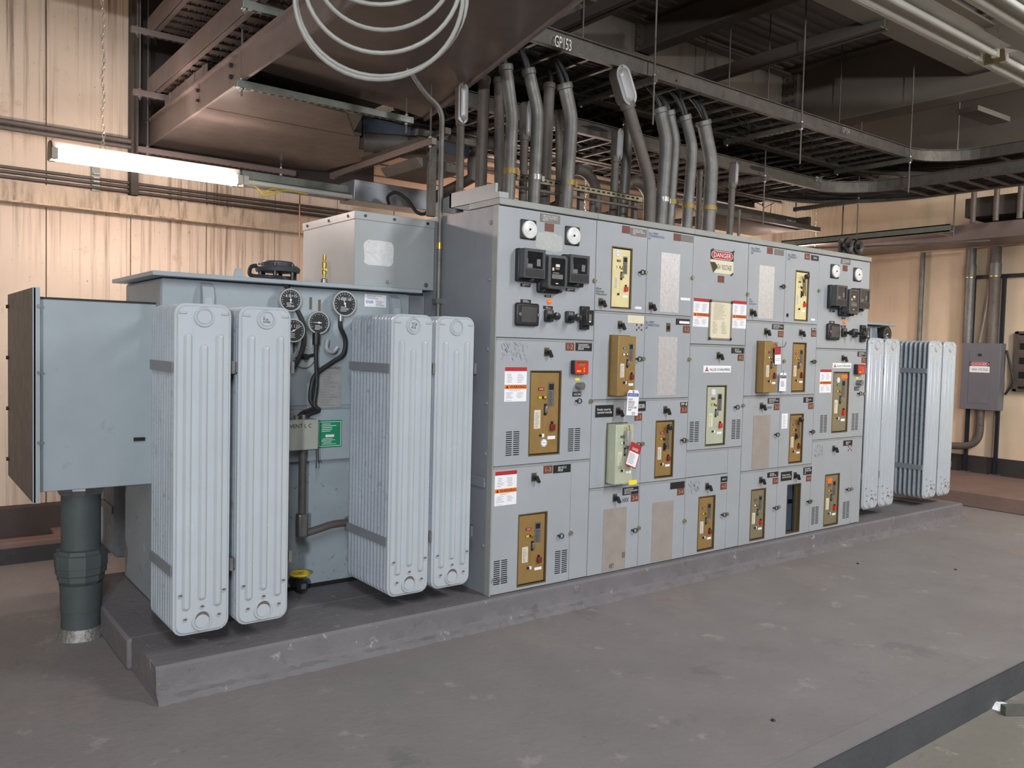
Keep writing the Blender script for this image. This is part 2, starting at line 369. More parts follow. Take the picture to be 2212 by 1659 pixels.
for i in range(60): cr.box(1.0, 5.5, -6+i*.14, -6+i*.14+.05, ZC-.02, ZC-.001)
mk(cr, 'trim_16', slabm, kind=ST, label='shallow ribs of the ceiling deck', cat='ceiling')

# ------------------------------------------------------------------ equipment pad
pad = E('equipment_pad', (2.0, .7, 0), 'long low concrete pad carrying both transformers and the switchgear', 'pad', kind=ST)
PX0, PX1, PZ = -1.875, 5.92, .161
def padprofile(x, y_back):
    j = lambda a: random.uniform(-a, a)
    return [(x, -.095+j(.008), 0), (x, -.085+j(.008), .022+j(.006)), (x, -.062+j(.006), .034+j(.006)), (x, -.052+j(.004), .05), (x, -.05+j(.003), .10), (x, -.049+j(.002), PZ-.014), (x, -.036, PZ), (x, y_back, PZ), (x, y_back, 0)]
def padpiece(x0, x1, yb, step=.03):
    n = int((x1-x0)/step); rows = [padprofile(x0+(x1-x0)*i/n, yb) for i in range(n+1)]; m = M(); m.loft(rows); m.f = [f[::-1] for f in m.f]; return m
mk(padpiece(PX0, PX1, .40), 'front_strip', conc2, pad, smooth=30)
rear = M().box(PX0-.02, PX1, .405, 1.69, 0, PZ-.002); mk(rear, 'slab', conc2, pad, bevel=.015)

# ------------------------------------------------------------------ radiators
RW, RZ0, RZ1 = .26, .248, 1.80
RH = RZ1-RZ0
def fin_mesh():
    m = M(); cz = 0
    m.loft([XZ(rrect(RW, RH, .05), .004), XZ(rrect(RW, RH, .05), -.004), XZ(rrect(RW-.014, RH-.014, .045), -.012), XZ(rrect(RW-.05, RH-.06, .03), -.014)])
    m.loft([XZ(rrect(RW-.05, RH-.06, .03), .014), XZ(rrect(RW-.014, RH-.014, .045), .012), XZ(rrect(RW, RH, .05), .004)])
    m.f = [f[::-1] for f in m.f]; return m
def plate_mesh():
    m = M()
    L = [XZ(rrect(RW, RH, .05), .010), XZ(rrect(RW, RH, .05), .001), XZ(rrect(RW-.008, RH-.008, .047), -.003), XZ(rrect(RW-.018, RH-.018, .043), -.003), XZ(rrect(RW-.030, RH-.030, .038), -.012), XZ(rrect(RW-.05, RH-.05, .032), -.013)]
    m.loft(L)
    for dx, t0, b0 in ((-.072, .135, .12), (0, .185, .16), (.072, .135, .12)):
        h = RH-t0-b0; cz = (b0-t0)/2
        m.loft([XZ(rrect(.040, h, .0195, 4, dx, cz), -.0125), XZ(rrect(.030, h-.010, .0145, 4, dx, cz), -.021), XZ(rrect(.018, h-.024, .0085, 4, dx, cz), -.0265), XZ(rrect(.006, h-.04, .0028, 4, dx, cz), -.028)], cap0=False)
    for cz in (RH/2-.062, -RH/2+.062):
        R = lambda r: [(r*math.cos(2*math.pi*k/28), cz+r*math.sin(2*math.pi*k/28)) for k in range(28)]
        m.loft([XZ(R(.048), -.0125), XZ(R(.044), -.021), XZ(R(.038), -.021), XZ(R(.036), -.015), XZ(R(.033), -.015), XZ(R(.031), -.020), XZ(R(.002), -.020)], cap0=False)
    for dx in (-.095, .095): m.loft([XZ(rrect(.04, .014, .006, 2, dx, RH/2-.045), -.0125), XZ(rrect(.03, .006, .0025, 2, dx, RH/2-.045), -.019)], cap0=False)
    for dx, dz in ((-.078, .075), (.078, .075), (0, .125), (-.1, .19), (.1, .19)):
        m.loft([XZ(rrect(.022, .018, .008, 2, dx, -RH/2+dz), -.0125), XZ(rrect(.01, .008, .003, 2, dx, -RH/2+dz), -.020)], cap0=False)
    m.f = [f[::-1] for f in m.f]; return m
FIN = PLATE = None
umber = mat('umber_mark', S(104,92,84), .7)  # brown crescent and spots laid flat on the end plates
def radiator(parent, xc, yfront, n, pitch, strap=True, into=1, note=None, tankface=.745):
    """stack of flat fins with its embossed end plate; into=+1: stack runs to +Y"""
    global FIN, PLATE
    zc = (RZ0+RZ1)/2; o = V((xc, yfront, zc))
    if PLATE is None:
        q = plate_mesh(); q.v = [tuple(V(p)+o) for p in q.v]; r = PLATE = mk(q, 'radiator', radp, parent, origin=o, smooth=28)
    else: r = twin(PLATE, parent, o)
    for i in range(1, n):
        p = o+V((0, into*(i*pitch), 0))
        if FIN is None:
            q = fin_mesh(); q.v = [tuple(V(a)+p) for a in q.v]; FIN = mk(q, 'fin', radside, r, origin=p, smooth=40)
        else: twin(FIN, r, p)
    ye = yfront+into*(n-1)*pitch
    for z in (RZ0+.062, RZ1-.062):
        mk(M().cyl((xc, yfront+into*.012, z), (xc, tankface, z), .036, 16), 'header_pipe', radside, r)
    if strap:
        for z in (.555, 1.505):
            for xa in (xc-RW/2-.006, xc+RW/2+.002): mk(M().box(xa, xa+.004, min(yfront+.01*into, ye+into*.02), max(yfront+.01*into, ye+into*.02), z-.024, z+.024), 'strap', gearside, r)
            mk(M().box(xc+RW/2+.004, xc+RW/2+.020, yfront-.004, yfront+.03, z-.03, z+.03), 'strap_clip', steel, r)
    if into > 0:
        m = M(); zb = RZ0+.062; N_ = 14
        for k in range(N_):
            a0, a1 = math.radians(20+140*k/N_), math.radians(20+140*(k+1)/N_); wa, wb = .013*math.sin(math.pi*k/N_), .013*math.sin(math.pi*(k+1)/N_)
            m.add([(xc+(.034+q)*math.cos(a), yfront-.0215, zb+(.034+q)*math.sin(a)) for a, q in ((a0,0),(a1,0),(a1,wb),(a0,wa))], [(0,3,2,1)])
        for dx, dz in ((-.078,.082),(.078,.082),(0,.132),(-.1,.197),(.1,.197)):
            m.add([(xc+dx+sx_*.009, yfront-.0208, RZ0+dz+sz_*.006) for sx_, sz_ in ((-1,-.4),(0,-1),(1,-.4),(1,.6),(0,1),(-1,.6))], [(0,1,2,3,4,5)])
        mk(m, 'umber_marks', umber, r, smooth=0, kind='stuff')
    if note:
        txt(note, (xc, yfront-.0203, RZ1-.062), .036, .034, ink, r, name='marker_note')
    return r

def gauge(parent, c, r, depth, faceR=None, face=blackp, rim=gaugerim, needle=60, ticks=9, s=None, num=None):
    """round dial gauge looking towards -Y, centre c on its mounting plane"""
    c = V(c); n = V((0,-1,0)); g = M(); g._lathe(c, n, [(0, r*.8), (depth*.6, r*.8), (depth*.6, r*.98), (depth, r), (depth+.004, r*.97), (depth+.004, r*.88), (depth, r*.86)], 28)
    o = mk(g, 'dial_gauge', rim, parent)
    y = c.y-depth-.001
    f = M(); f._lathe((c.x, y+.002, c.z), n, [(0, r*.87), (.002, r*.87)], 28); mk(f, 'dial_face', face, o)
    t = M()
    for i in range(ticks*2-1):
        a = math.radians(210-240*i/(ticks*2-2)); L = .14 if i % 2 == 0 else .08
        u = V((math.cos(a), 0, math.sin(a))); p = V((c.x, y-.0008, c.z)); tt = V((-u.z, 0, u.x))*r*.014
        A, B = p+u*r*.80, p+u*r*(.80-L); t.add([A-tt, A+tt, B+tt, B-tt], [(0,1,2,3)])
    q = para(c.x-r*.4, c.x+r*.45, c.z-r*.62, c.z-r*.2, 4, y-.0008, hgt=.3); t.add(q.v, q.f)
    mk(t, 'dial_print', white if face is blackp else ink, o, smooth=0)
    a = math.radians(needle); u = V((math.cos(a), 0, math.sin(a))); w_ = V((-u.z, 0, u.x))*r*.045
    p = V((c.x, y-.002, c.z)); nd = M().add([p-w_-u*r*.25, p+w_-u*r*.25, p+u*r*.7, ], [(0,1,2)]); nd._lathe((c.x, y-.001, c.z), n, [(0, r*.09), (.003, r*.09)], 12)
    mk(nd, 'needle', white if face is blackp else ink, o, smooth=0)
    if num: txt(num, (c.x, y-.001, c.z+r*.36), r*1.05, r*.26, white, o, name='dial_numbers')
    return o

def transformer(side):
    L = side == 'left'
    sx = (lambda a: a) if L else (lambda a: 4.04-a)
    def bx(m, x0, x1, *r): return m.box(sx(x0), sx(x1), *r)
    lab = 'grey liquid-filled transformer with banks of cooling fins at the left end' if L else 'grey liquid-filled transformer with cooling fins at the far right end'
    T = E('transformer', (sx(-.9), 1.15, PZ), lab, 'transformer', 'transformers at the ends of the switchgear')
    tk = mk(bx(M(), -1.66, -.15, .745, 1.55, PZ, 1.96), 'tank', tankd, T, bevel=.02, seg=3)
    mk(bx(M(), -1.725, -.105, .655, 1.60, 1.962, 1.986), 'cover_flange', tankp, T, bevel=.003)
    mk(bx(M(), -1.655, -.155, .739, .746, 1.26, 1.95), 'upper_tank_face', tankp, T)
    st = bx(M(), -1.2, -.16, .70, .745, .93, 1.235)
    mk(st, 'stiffener', tankp, T, bevel=.006)
    mk(bx(M(), -1.64, -.17, .73, 1.5, PZ, PZ+.02), 'base_skid', dark, T)
    for x in (-1.46, -.30):   # lifting pockets on the front corners
        m = M(); a, b = sx(x-.045), sx(x+.045)
        m.poly([(a, .745, 1.78), (a, .745, 1.95), (a, .715, 1.935), (a, .69, 1.88), (a, .69, 1.79), (a, .70, 1.78)], (b-a, 0, 0)) if False else m.poly([(sx(x), .745, 1.78), (sx(x), .745, 1.95), (sx(x), .70, 1.92), (sx(x), .685, 1.87), (sx(x), .685, 1.78)], (sx(x+.06)-sx(x), 0, 0))
        lg = mk(m, 'lifting_pocket', tankp, T); mk(bx(M(), x+.01, x+.05, .6835, .6845, 1.80, 1.86), 'pocket_face', radp, lg)
    for x, y in ((-1.25, .74), (-.5, 1.5)):
        lug = M().poly([(sx(x)-.028, y, 1.986), (sx(x)+.028, y, 1.986), (sx(x)+.016, y, 2.036), (sx(x)-.016, y, 2.036)], (0, .014, 0)); lg = mk(lug, 'lifting_lug', tankp, T)
        mk(M().torus((sx(x), y+.007, 2.018), (0,1,0), .010, .004, 14, 6), 'lug_eye', steel, lg)
    xs = [-1.65, -1.355, -.53, -.248]
    if L:
        radiator(T, xs[0], .05, 10, .0425); radiator(T, xs[1], .05, 10, .0425, note='C\nPCB\n9/9/85')
        radiator(T, xs[2], .05, 13, .0390, note='TC#\n416'); radiator(T, xs[3], .05, 13, .0390)
        radiator(T, -1.57, 2.03, 8, .047, into=-1, tankface=1.55); radiator(T, -1.28, 2.03, 8, .047, into=-1, tankface=1.55)
    else:
        for x in xs: radiator(T, sx(x), .05, 11, .047)
    return T, sx
TL, _sx = transformer('left')
TR, _sxr = transformer('right')

# --- fittings of the left transformer
m = M().box(-2.23, -1.655, .85, 1.80, .842, 1.822); hv = mk(m, 'cable_box', tankp, TL, bevel=.004)
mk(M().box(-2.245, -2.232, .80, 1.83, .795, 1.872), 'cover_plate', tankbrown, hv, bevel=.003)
mk(M().box(-2.247, -2.215, .80, .806, .795, 1.872), 'cover_lip', tankp, hv)
for z in (1.1, 1.45, 1.78): mk(M().cyl((-2.222, .80, z), (-2.222, .786, z), .008, 8), 'bolt', steel, hv)
for z in (.9, 1.2, 1.5, 1.8): mk(M().cyl((-2.245, 1.79, z), (-2.258, 1.79, z), .011, 8), 'bolt', blackp, hv)
mk(M().box(-2.238, -1.655, .843, .851, 1.818, 1.828), 'drip_edge', blackp, hv)
mk(M().box(-1.77, -1.715, .835, .85, 1.082, 1.10), 'latch_slot', blackp, hv)
# throat box between the tank and the switchgear
th = mk(M().box(-.565, -.002, .69, 1.46, 1.987, 2.43), 'throat_box', pinkbox, TL, bevel=.003)
mk(M().box(-.57, -.002, .685, 1.465, 2.385, 2.435), 'throat_lid', pinkbox, th, bevel=.003)
for xx in (-.5, -.3, -.06): mk(M().cyl((xx, .686, 2.41), (xx, .678, 2.41), .009, 8), 'bolt', blackp, th)
for yy in (.78, 1.05, 1.38): mk(M().cyl((-.569, yy, 2.41), (-.577, yy, 2.41), .009, 8), 'bolt', blackp, th)
for px, py in ((838,609), (919,616)):
    p = F(px, py, .69); mk(M()._lathe(p, (0,-1,0), [(0,.014),(.008,.014),(.008,.009),(.014,.006)], 14), 'plug_bolt', steel, th)
q = F(818, 547, .69); poly = []
for a in range(40):
    th_ = 2*math.pi*a/40; c_, s_ = math.cos(th_), math.sin(th_); e = lambda t: math.copysign(abs(t)**.35, t)
    poly.append((q.x+.102*e(c_)*random.uniform(.95,1.03), .6895, q.z+.078*e(s_)*random.uniform(.94,1.03)))
mk(M().poly(poly, (0,-.0008,0)), 'peeled_label_residue', mat('peeled_label', S(214,214,214), .6, var=.1, vs=40, spots=(S(140,146,148), .42, 45, .9)), th, smooth=0)
mk(M().box(-.148, -.003, .80, 1.4, .6, 1.98), 'throat_flange', gearside, TL)
# gauges and small fittings on the tank front
mk(M().box(-.79, -.615, .737, .7385, 1.243, 1.497), 'rating_plate', mat('etched_rating_plate', S(168,168,166), .45, .2, var=.12, vs=18), TL)
rp = TL.children[-1] if False else None
rp = mk(para(-.78, -.625, 1.25, 1.465, 22, .7365, hgt=.25), 'rating_print', inkg, TL, smooth=0)
txt('A ALLIS-CHALMERS', (-.70, .7368, 1.482), .14, .014, ink, TL, name='maker_lettering')
stq = F(811, 650, .738)
es = mk(M().box(stq.x-.075, stq.x+.075, .7372, .7385, stq.z-.038, stq.z+.038), 'inspection_sticker', paper, TL)
txt('ENSR', (stq.x-.04, .7370, stq.z-.008), .05, .018, bluep, es); mk(para(stq.x-.07, stq.x+.07, stq.z+.008, stq.z+.034, 4, .7368), 'fine_print', inkg, es, smooth=0)
mk(para(stq.x-.0, stq.x+.07, stq.z-.034, stq.z+.004, 6, .7368), 'fine_print', inkg, es, smooth=0)
g1 = F(629, 648, .66); gauge(TL, (g1.x, .739, g1.z), .067, .07, needle=91, num='-6 0 +15')
g2 = F(746, 656, .66); gauge(TL, (g2.x, .739, g2.z), .078, .07, needle=108, num='0 40 80 160')
g3 = F(690, 697, .66); gauge(TL, (g3.x, .739, g3.z), .068, .07, needle=178)
g4 = F(637, 714, .66); gauge(TL, (g4.x, .739, g4.z), .070, .06, needle=30, num='20 120')
g5 = F(661, 771, .70)
dl = mk(M()._lathe((g5.x, .739, g5.z), (0,-1,0), [(0,.066),(.016,.066),(.02,.062),(.02,.05),(.014,.048)], 28), 'tap_changer_dial', gaugerim, TL)
mk(M().obox((g5.x, .715, g5.z), (1,0,.22), (-.22,0,1), (0,1,0), .12, .018, .012), 'dial_pointer', blackp, dl)
mk(M()._lathe((g5.x, .739, g5.z), (0,-1,0), [(0,.018),(.045,.018),(.045,.001)], 12), 'dial_hub', blackp, dl)
mk(M().tube([(g5.x-.06, .735, g5.z-.06), (g5.x-.06, .735, g5.z+.10)], .004, 6), 'dial_wire', blackp, dl)
def flex(name, pts, r, mt, parent, n=10):
    # smooth tube through points (Catmull-Rom)
    P = [V(p) for p in pts]; Q = []
    for i in range(len(P)-1):
        a, b, c, d = P[max(i-1,0)], P[i], P[i+1], P[min(i+2, len(P)-1)]
        for t in [j/6 for j in range(6)]:
            Q.append(.5*((2*b)+(c-a)*t+(2*a-5*b+4*c-d)*t*t+(3*b-3*c+d-a)*t**3))
    Q.append(P[-1]); return mk(M().tube(Q, r, n), name, mt, parent)
flex('gauge_conduit', [(g2.x-.02, .68, g2.z-.075), (g2.x-.02, .68, g2.z-.14), on(746,735,'Y',.69), on(741,765,'Y',.69), on(718,782,'Y',.70), (-.79, .70, 1.455), (-.825, .69, 1.40), (-.835, .69, 1.30), (-.815, .68, 1.25), (-.90, .65, 1.222), (-.935, .64, 1.19)], .0135, cablem, TL)
flex('gauge_conduit', [(g3.x-.01, .68, g3.z-.07), (g3.x-.01, .68, g3.z-.2), (-.80, .685, 1.40), (-.815, .68, 1.27), (-.79, .67, 1.235), (-.86, .65, 1.215), (-.90, .64, 1.19)], .012, cablem, TL)
flex('gauge_conduit', [on(590,603,'Y',.68), on(606,606,'Y',.67), on(618,618,'Y',.68), on(626,634,'Y',.70)], .013, cablem, TL)
flex('gauge_conduit', [on(642,670,'Y',.70), on(653,695,'Y',.69), on(657,725,'Y',.69), on(653,755,'Y',.69), on(642,780,'Y',.69), on(630,800,'Y',.70)], .014, cablem, TL)
mk(M().cyl((g3.x-.01, .68, g3.z-.055), (g3.x-.01, .68, g3.z-.13), .022, 14), 'gauge_coupling', blackp, TL)
mk(M().cyl((g2.x-.02, .68, g2.z-.07), (g2.x-.02, .68, g2.z-.105), .016, 14), 'gauge_coupling', steel, TL)
flex('drain_elbow', [(g3.x+.07, .70, g3.z-.10), (g3.x+.06, .69, g3.z-.15), (g3.x+.10, .69, g3.z-.17), (g3.x+.13, .69, g3.z-.14)], .014, gaugerim, TL)
for px, py in ((671,655), (690,660)):
    p = F(px, py, .738); mk(M().box(p.x-.006, p.x+.006, .732, .739, p.z-.035, p.z+.035), 'sight_slot', trimbr, TL)
jb = mk(M().box(-1.05, -.83, .58, .70, 1.014, 1.19), 'junction_box', mat('junction_box_paint', S(168,170,160), .45, var=.06, vs=8), TL, bevel=.006)
txt('VENT L C', (-.94, .5795, 1.155), .13, .022, ink, jb, name='marker_note')
mk(M().cyl((-.90, .64, 1.19), (-.90, .64, 1.215), .02, 10).cyl((-.94, .64, 1.19), (-.94, .64, 1.21), .018, 10), 'box_connector', steel, jb)
mk(M().tube([(-.835, .60, 1.014), (-.832, .60, .96), (-.834, .60, .90)], .003, 6).tube([(-.82, .61, 1.014), (-.815, .61, .93)], .003, 6), 'tag_chain', ink, jb)
gs = F(712, 937, .70); gn = mk(M().box(gs.x-.078, gs.x+.078, .697, .6995, gs.z-.082, gs.z+.082), 'green_sign', greenp, TL)
fr = M().frame(gs.x-.072, gs.x+.072, gs.z-.074, gs.z+.074, gs.x-.069, gs.x+.069, gs.z-.071, gs.z+.071, .6962, .6969); fr.add(*(lambda q: (q.v, q.f))(para(gs.x-.055, gs.x+.06, gs.z+.012, gs.z+.065, 5, .6964)))
fr.add(*(lambda q: (q.v, q.f))(para(gs.x-.055, gs.x+.06, gs.z-.065, gs.z-.025, 5, .6964))); fr.add(*(lambda q: (q.v, q.f))(quads([(gs.x-.028, gs.x+.028, gs.z-.02, gs.z-.004)], .6964)))
mk(fr, 'sign_print', white, gn, smooth=0)
mk(M().cyl((-.905, .63, 1.014), (-.905, .63, .64), .021, 16), 'drop_conduit', galv, TL)
lb = mk(M().box(-.935, -.875, .60, .66, .50, .64), 'conduit_body', steel, TL, bevel=.012, seg=3)
flex('side_conduit', [(-.88, .63, .52), (-.80, .63, .535), (-.70, .64, .55), (-.56, .66, .545)], .022, galvd, TL)
mk(M().box(-.60, -.555, .63, .70, .49, .575), 'pipe_clamp', steel, TL, bevel=.004)
# drain valve
vb = mk(M()._lathe((-.90, .745, .215), (0,-1,0), [(0,.035),(.05,.035),(.05,.024),(.09,.024),(.09,.036),(.13,.036)], 14), 'drain_valve', blackp, TL)
mk(M().cyl((-.90, .655, .22), (-.90, .655, .275), .012, 10), 'valve_stem', brass, vb)
hw = M().torus((-.90, .655, .278), (0,0,1), .052, .009, 24, 8)
for a in range(3): hw.bar((-.90, .655, .278), (-.90+.05*math.cos(a*2.1), .655+.05*math.sin(a*2.1), .278), .012, .008)
mk(hw, 'handwheel', yellow, vb); mk(M().box(-.915, -.885, .60, .617, .20, .23), 'square_plug', steel, vb)
# pressure relief device and brass cock on the cover
pc = on(600, 604, 'Z', 1.987); pc = V((pc.x, .86, 1.987))
pc.x = on(600, 590, 'Y', .86).x
pr = mk(M()._lathe(pc, (0,0,1), [(0,.10),(.018,.10),(.018,.085),(.03,.085)], 32), 'pressure_relief_device', blackp, TL)
mk(M()._lathe(pc+V((0,0,.055)), (0,0,1), [(0,.125),(.02,.13),(.032,.122),(.032,.09),(.055,.09),(.062,.084)], 32), 'relief_dome', mat('relief_dome_grey', S(62,64,68), .5, var=.1), pr)
for k in range(6):
    a = k*math.pi/3; mk(M().cyl(pc+V((.105*math.cos(a), .105*math.sin(a), .01)), pc+V((.105*math.cos(a), .105*math.sin(a), .10)), .012, 8), 'relief_bolt', blackp, pr)
flex('relief_cable', [pc+V((-.13, 0, .085)), pc+V((-.17, -.02, .07)), pc+V((-.19, -.08, .02)), pc+V((-.12, -.15, .012)), pc+V((-.05, -.17, .012)), on(592,603,'Y',.68)], .012, cablem, pr)
bc = on(700, 600, 'Y', .80); bc = V((bc.x, .80, 1.987))
bv = mk(M()._lathe(bc, (0,0,1), [(0,.026),(.012,.026),(.012,.020),(.03,.020),(.035,.012)], 12), 'sampling_cock', steel, TL)
mk(M()._lathe(bc+V((0,0,.03)), (0,0,1), [(0,.008),(.03,.008),(.03,.014),(.055,.014),(.06,.010),(.07,.010),(.07,.015),(.10,.015),(.105,.008),(.115,.008),(.118,.011),(.145,.011)], 12), 'brass_body', brass, bv)
mk(M().cyl(bc+V((0, -.01, .085)), bc+V((0, -.03, .085)), .008, 10), 'brass_screw', brass, bv)
# gauge on the far transformer
gg = F(1908, 722, .66); gauge(TR, (gg.x, .739, gg.z), .085, .12, needle=200, rim=blackp)
mk(M().box(4.042, 4.188, .80, 1.4, .6, 1.98), 'throat_flange', gearside, TR)
mk(M().box(4.042, 4.60, .75, 1.46, 1.987, 2.30), 'throat_box', pinkbox, TR)

# riser pipe under the left cable box
rc = V((-1.985, 1.06, 0))
rs = E('riser_pipe', rc, 'dark coated riser pipe with coupling under the left cable box', 'pipe')
mk(M().cyl(rc+V((0,0,.0)), rc+V((0,0,.82)), .098, 28), 'pipe', insul, rs)
cp = M()._lathe(rc+V((0,0,.30)), (0,0,1), [(0,.105),(.02,.118),(.05,.118),(.055,.128),(.09,.128),(.092,.132),(.16,.132),(.165,.122),(.185,.12),(.19,.10)], 10); mk(cp, 'coupling', insul, rs, smooth=20)
mk(M()._lathe(rc+V((0,0,.15)), (0,0,1), [(0,.101),(.06,.103),(.10,.103),(.15,.107)], 24), 'sleeve', insul, rs)
mk(M()._lathe(rc, (0,0,1), [(0,.118),(.018,.115),(.028,.106),(.05,.102),(.06,.098)], 24), 'foil_collar', mat('crumpled_foil', S(150,150,146), .35, .6, var=.3, vs=40, bump=.8, bs=50), rs)
mk(M()._lathe(rc+V((0,0,.785)), (0,0,1), [(0,.105),(.03,.12),(.055,.12)], 12), 'locknut', steel, rs, smooth=20)
# ------------------------------------------------------------------ switchgear line-up
GZ0, GZ1 = PZ, 2.455
CX = [0, .775, 1.24, 1.705, 2.33, 2.80, 3.265, 4.04]
QZ = [.165, .735, 1.31, 1.883, 2.455]; TZ = [.165, .93, 1.69, 2.455]
SEC = []
for a, b, lb in ((0, 1, 'switchgear section with instruments above two large breakers, next to the left transformer'),
                 (1, 3, 'two-wide switchgear section with four rows of doors, second from the left'),
                 (3, 4, 'narrow middle switchgear section with the red DANGER HIGH VOLTAGE sign'),
                 (4, 6, 'two-wide switchgear section with four rows of doors and one empty dark opening'),
                 (6, 7, 'switchgear section with instruments above two large breakers at the right end')):
    x0, x1 = CX[a], CX[b]
    s = E('switchgear_section', ((x0+x1)/2, .75, GZ0), lb, 'switchgear', 'switchgear sections in one line')
    if a == 4:
        m = M().frame(x0+.001, x1-.001, GZ0, GZ1, 2.90, 3.19, .168, .62, .022, .55).box(x0+.001, x1-.001, .55, 1.5, GZ0, GZ1)
        mk(m, 'enclosure', gearside, s)
        mk(M().box(2.90, 3.19, .535, .549, .168, .62), 'inner_back', bluegrey, s)
        mk(M().poly([(2.905, .12, .45), (2.905, .53, .40), (2.905, .53, .37), (2.905, .12, .42)], (.28, 0, 0)), 'inner_shelf', bluegrey, s)
        mk(M().box(2.905, 3.185, .10, .135, .40, .43), 'inner_rail', dark, s)
        mk(M().box(3.165, 3.185, .05, .53, .17, .6), 'inner_side', bluegrey, s)
        mk(M().box(3.106, 3.122, .03, .05, .19, .585), 'inner_post', trimbr, s)
    else:
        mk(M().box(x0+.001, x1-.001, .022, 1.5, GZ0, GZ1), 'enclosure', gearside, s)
    mk(M().box(x0+(0 if a else -.004), x1-.002+(0 if b < 7 else .004), -.012, .30, 2.458, 2.497), 'top_cap', gearcap, s, bevel=.004)
    for xx in (CX[a+1:b] if b-a > 1 else []): pass
    SEC.append(s)
S1, S2, S3, S4, S5 = SEC
# front corner post, side seams, side rail and roof collar of the first section
mk(M().box(-.004, .004, .0, .05, GZ0, GZ1), 'corner_post', gearcap, S1)
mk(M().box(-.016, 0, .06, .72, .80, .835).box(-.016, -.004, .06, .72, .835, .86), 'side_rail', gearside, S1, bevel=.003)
for z in (.45, 1.0, 1.3, 1.62, 2.03, 2.36): mk(M()._lathe((0, .075, z), (-1,0,0), [(0,.013),(.006,.011),(.009,.004)], 10), 'side_bolt', gearside, S1)
mk(M().box(-.004, .012, .03, .52, 2.497, 2.585).box(-.004, .3, .50, .52, 2.497, 2.585), 'roof_collar', pinkbox, S1)
mk(M().box(-.006, .06, -.012, .03, 2.497, 2.53), 'roof_bracket', pinkbox, S1)
SLOT = None
def door(sec, x0, x1, z0, z1, hole=None, name='door'):
    g_ = .0022
    if hole: m = M().frame(x0+g_, x1-g_, z0+g_, z1-g_, hole[0], hole[1], hole[2], hole[3], 0, .02)
    else: m = M().box(x0+g_, x1-g_, 0, .02, z0+g_, z1-g_)
    return mk(m, name, gear, sec, bevel=.0025 if not hole else 0)
HOLE = lambda ci, ri: (CX[ci]+.139, CX[ci]+.326, QZ[ri]+.021, QZ[ri]+.421)
DOORS = {}
for ci, sec in ((1,S2), (2,S2), (4,S4), (5,S4)):
    for ri in range(4):
        DOORS[(ci,ri)] = door(sec, CX[ci], CX[ci+1], QZ[ri], QZ[ri+1], HOLE(ci, ri))
H12 = (.265, .512, .978, 1.497); H13 = (.202, .428, .185, .627)
for sec, dx in ((S1, 0), (S5, 3.265)):
    sh = lambda h: (h[0]+dx+(.008 if dx else 0), h[1]+dx+(.004 if dx else 0), h[2], h[3])
    DOORS[(dx,2)] = door(sec, dx, dx+.775, TZ[2], TZ[3])
    DOORS[(dx,1)] = door(sec, dx, dx+.775, TZ[1], TZ[2], sh(H12))
    DOORS[(dx,0)] = door(sec, dx, dx+.617, TZ[0], TZ[1], sh(H13))
    door(sec, dx+.617, dx+.775, TZ[0], TZ[1], name='filler_panel')
DOORS['t'] = door(S3, CX[3], CX[4], TZ[2], TZ[3])
H42 = (1.904, 2.128, .952, 1.394); H43 = (1.855, 2.043, .184, .585)
DOORS['m'] = door(S3, CX[3], CX[4], TZ[1], TZ[2], H42)
door(S3, CX[3], 2.175, .735, TZ[1], name='blank_panel'); door(S3, 2.175, CX[4], TZ[0], TZ[1], name='filler_panel')
DOORS['b'] = door(S3, CX[3], 2.175, TZ[0], .735, H43)
# rows of dark seams between doors: thin sill strips
for sec, x0, x1, zs in ((S1,0,.775,TZ[1:3]), (S2,.775,1.705,QZ[1:4]), (S3,1.705,2.33,TZ[1:3]), (S4,2.33,3.265,QZ[1:4]), (S5,3.265,4.04,TZ[1:3])):
    for z in zs: mk(M().box(x0+.006, x1-.006, -.0035, .003, z-.013, z-.0035), 'seam_strip', gearcap, sec)

def sec_at(x): return S1 if x < .775 else S2 if x < 1.705 else S3 if x < 2.33 else S4 if x < 3.265 else S5
O1=(1050,420);O2=(1270,440);O3=(1480,480);O4=(1690,500);O5=(1050,720);O6=(1270,680);O7=(1480,720);O8=(1690,740)
P1=(1050,980);P2=(1270,860);P3=(1270,1020);P4=(1480,960);P5=(1690,940)

# --- latches, pull rings, selector switches (built once, then copied)
def proto(parts):
    d = {}
    def put(p):
        p = V(p); par = sec_at(p.x); res = None
        for i, (nm, m, mt, sm) in enumerate(parts):
            pa = par if i == 0 else res
            if i in d: o = twin(d[i][0], pa, p+d[i][1])
            else:
                q = M(); q.v = [tuple(V(a)+p) for a in m.v]; q.f = m.f; o = mk(q, nm, mt, pa, smooth=sm); d[i] = (o, ORG[o]-p)
            if i == 0: res = o
        return res
    return put
latch = proto([('latch_bolt', M()._lathe((0,0,0), (0,-1,0), [(0,.015),(.006,.015),(.010,.012),(.016,.012),(.016,.006),(.013,.005)], 16), mat('latch_brass', S(176,168,140), .3, .8, var=.1), 40)])
for o, a, b in ((O1,1290,1030),(O2,690,820),(O2,1243,885),(O3,740,862),(O3,1180,770),(O4,430,708),(O4,1022,890),(O5,1245,810),(O6,655,525),(O6,1203,533),(O7,685,862),(O7,1175,332),(O8,388,228),(O8,368,1063),(O8,970,610),(P2,645,545),(P2,1170,505),(P3,600,665),(P3,1146,580),(P4,493,830),(P4,1112,745),(P5,342,785),(P5,822,640),(P1,1005,945)):
    latch(G(o, a, b))
ring = proto([('pull_ring', M().torus((0,-.022,0), (-.45,-1,0), .0145, .0038, 18, 6).cyl((-.012,0,0), (-.012,-.024,0), .006, 8), blackp, 40)])
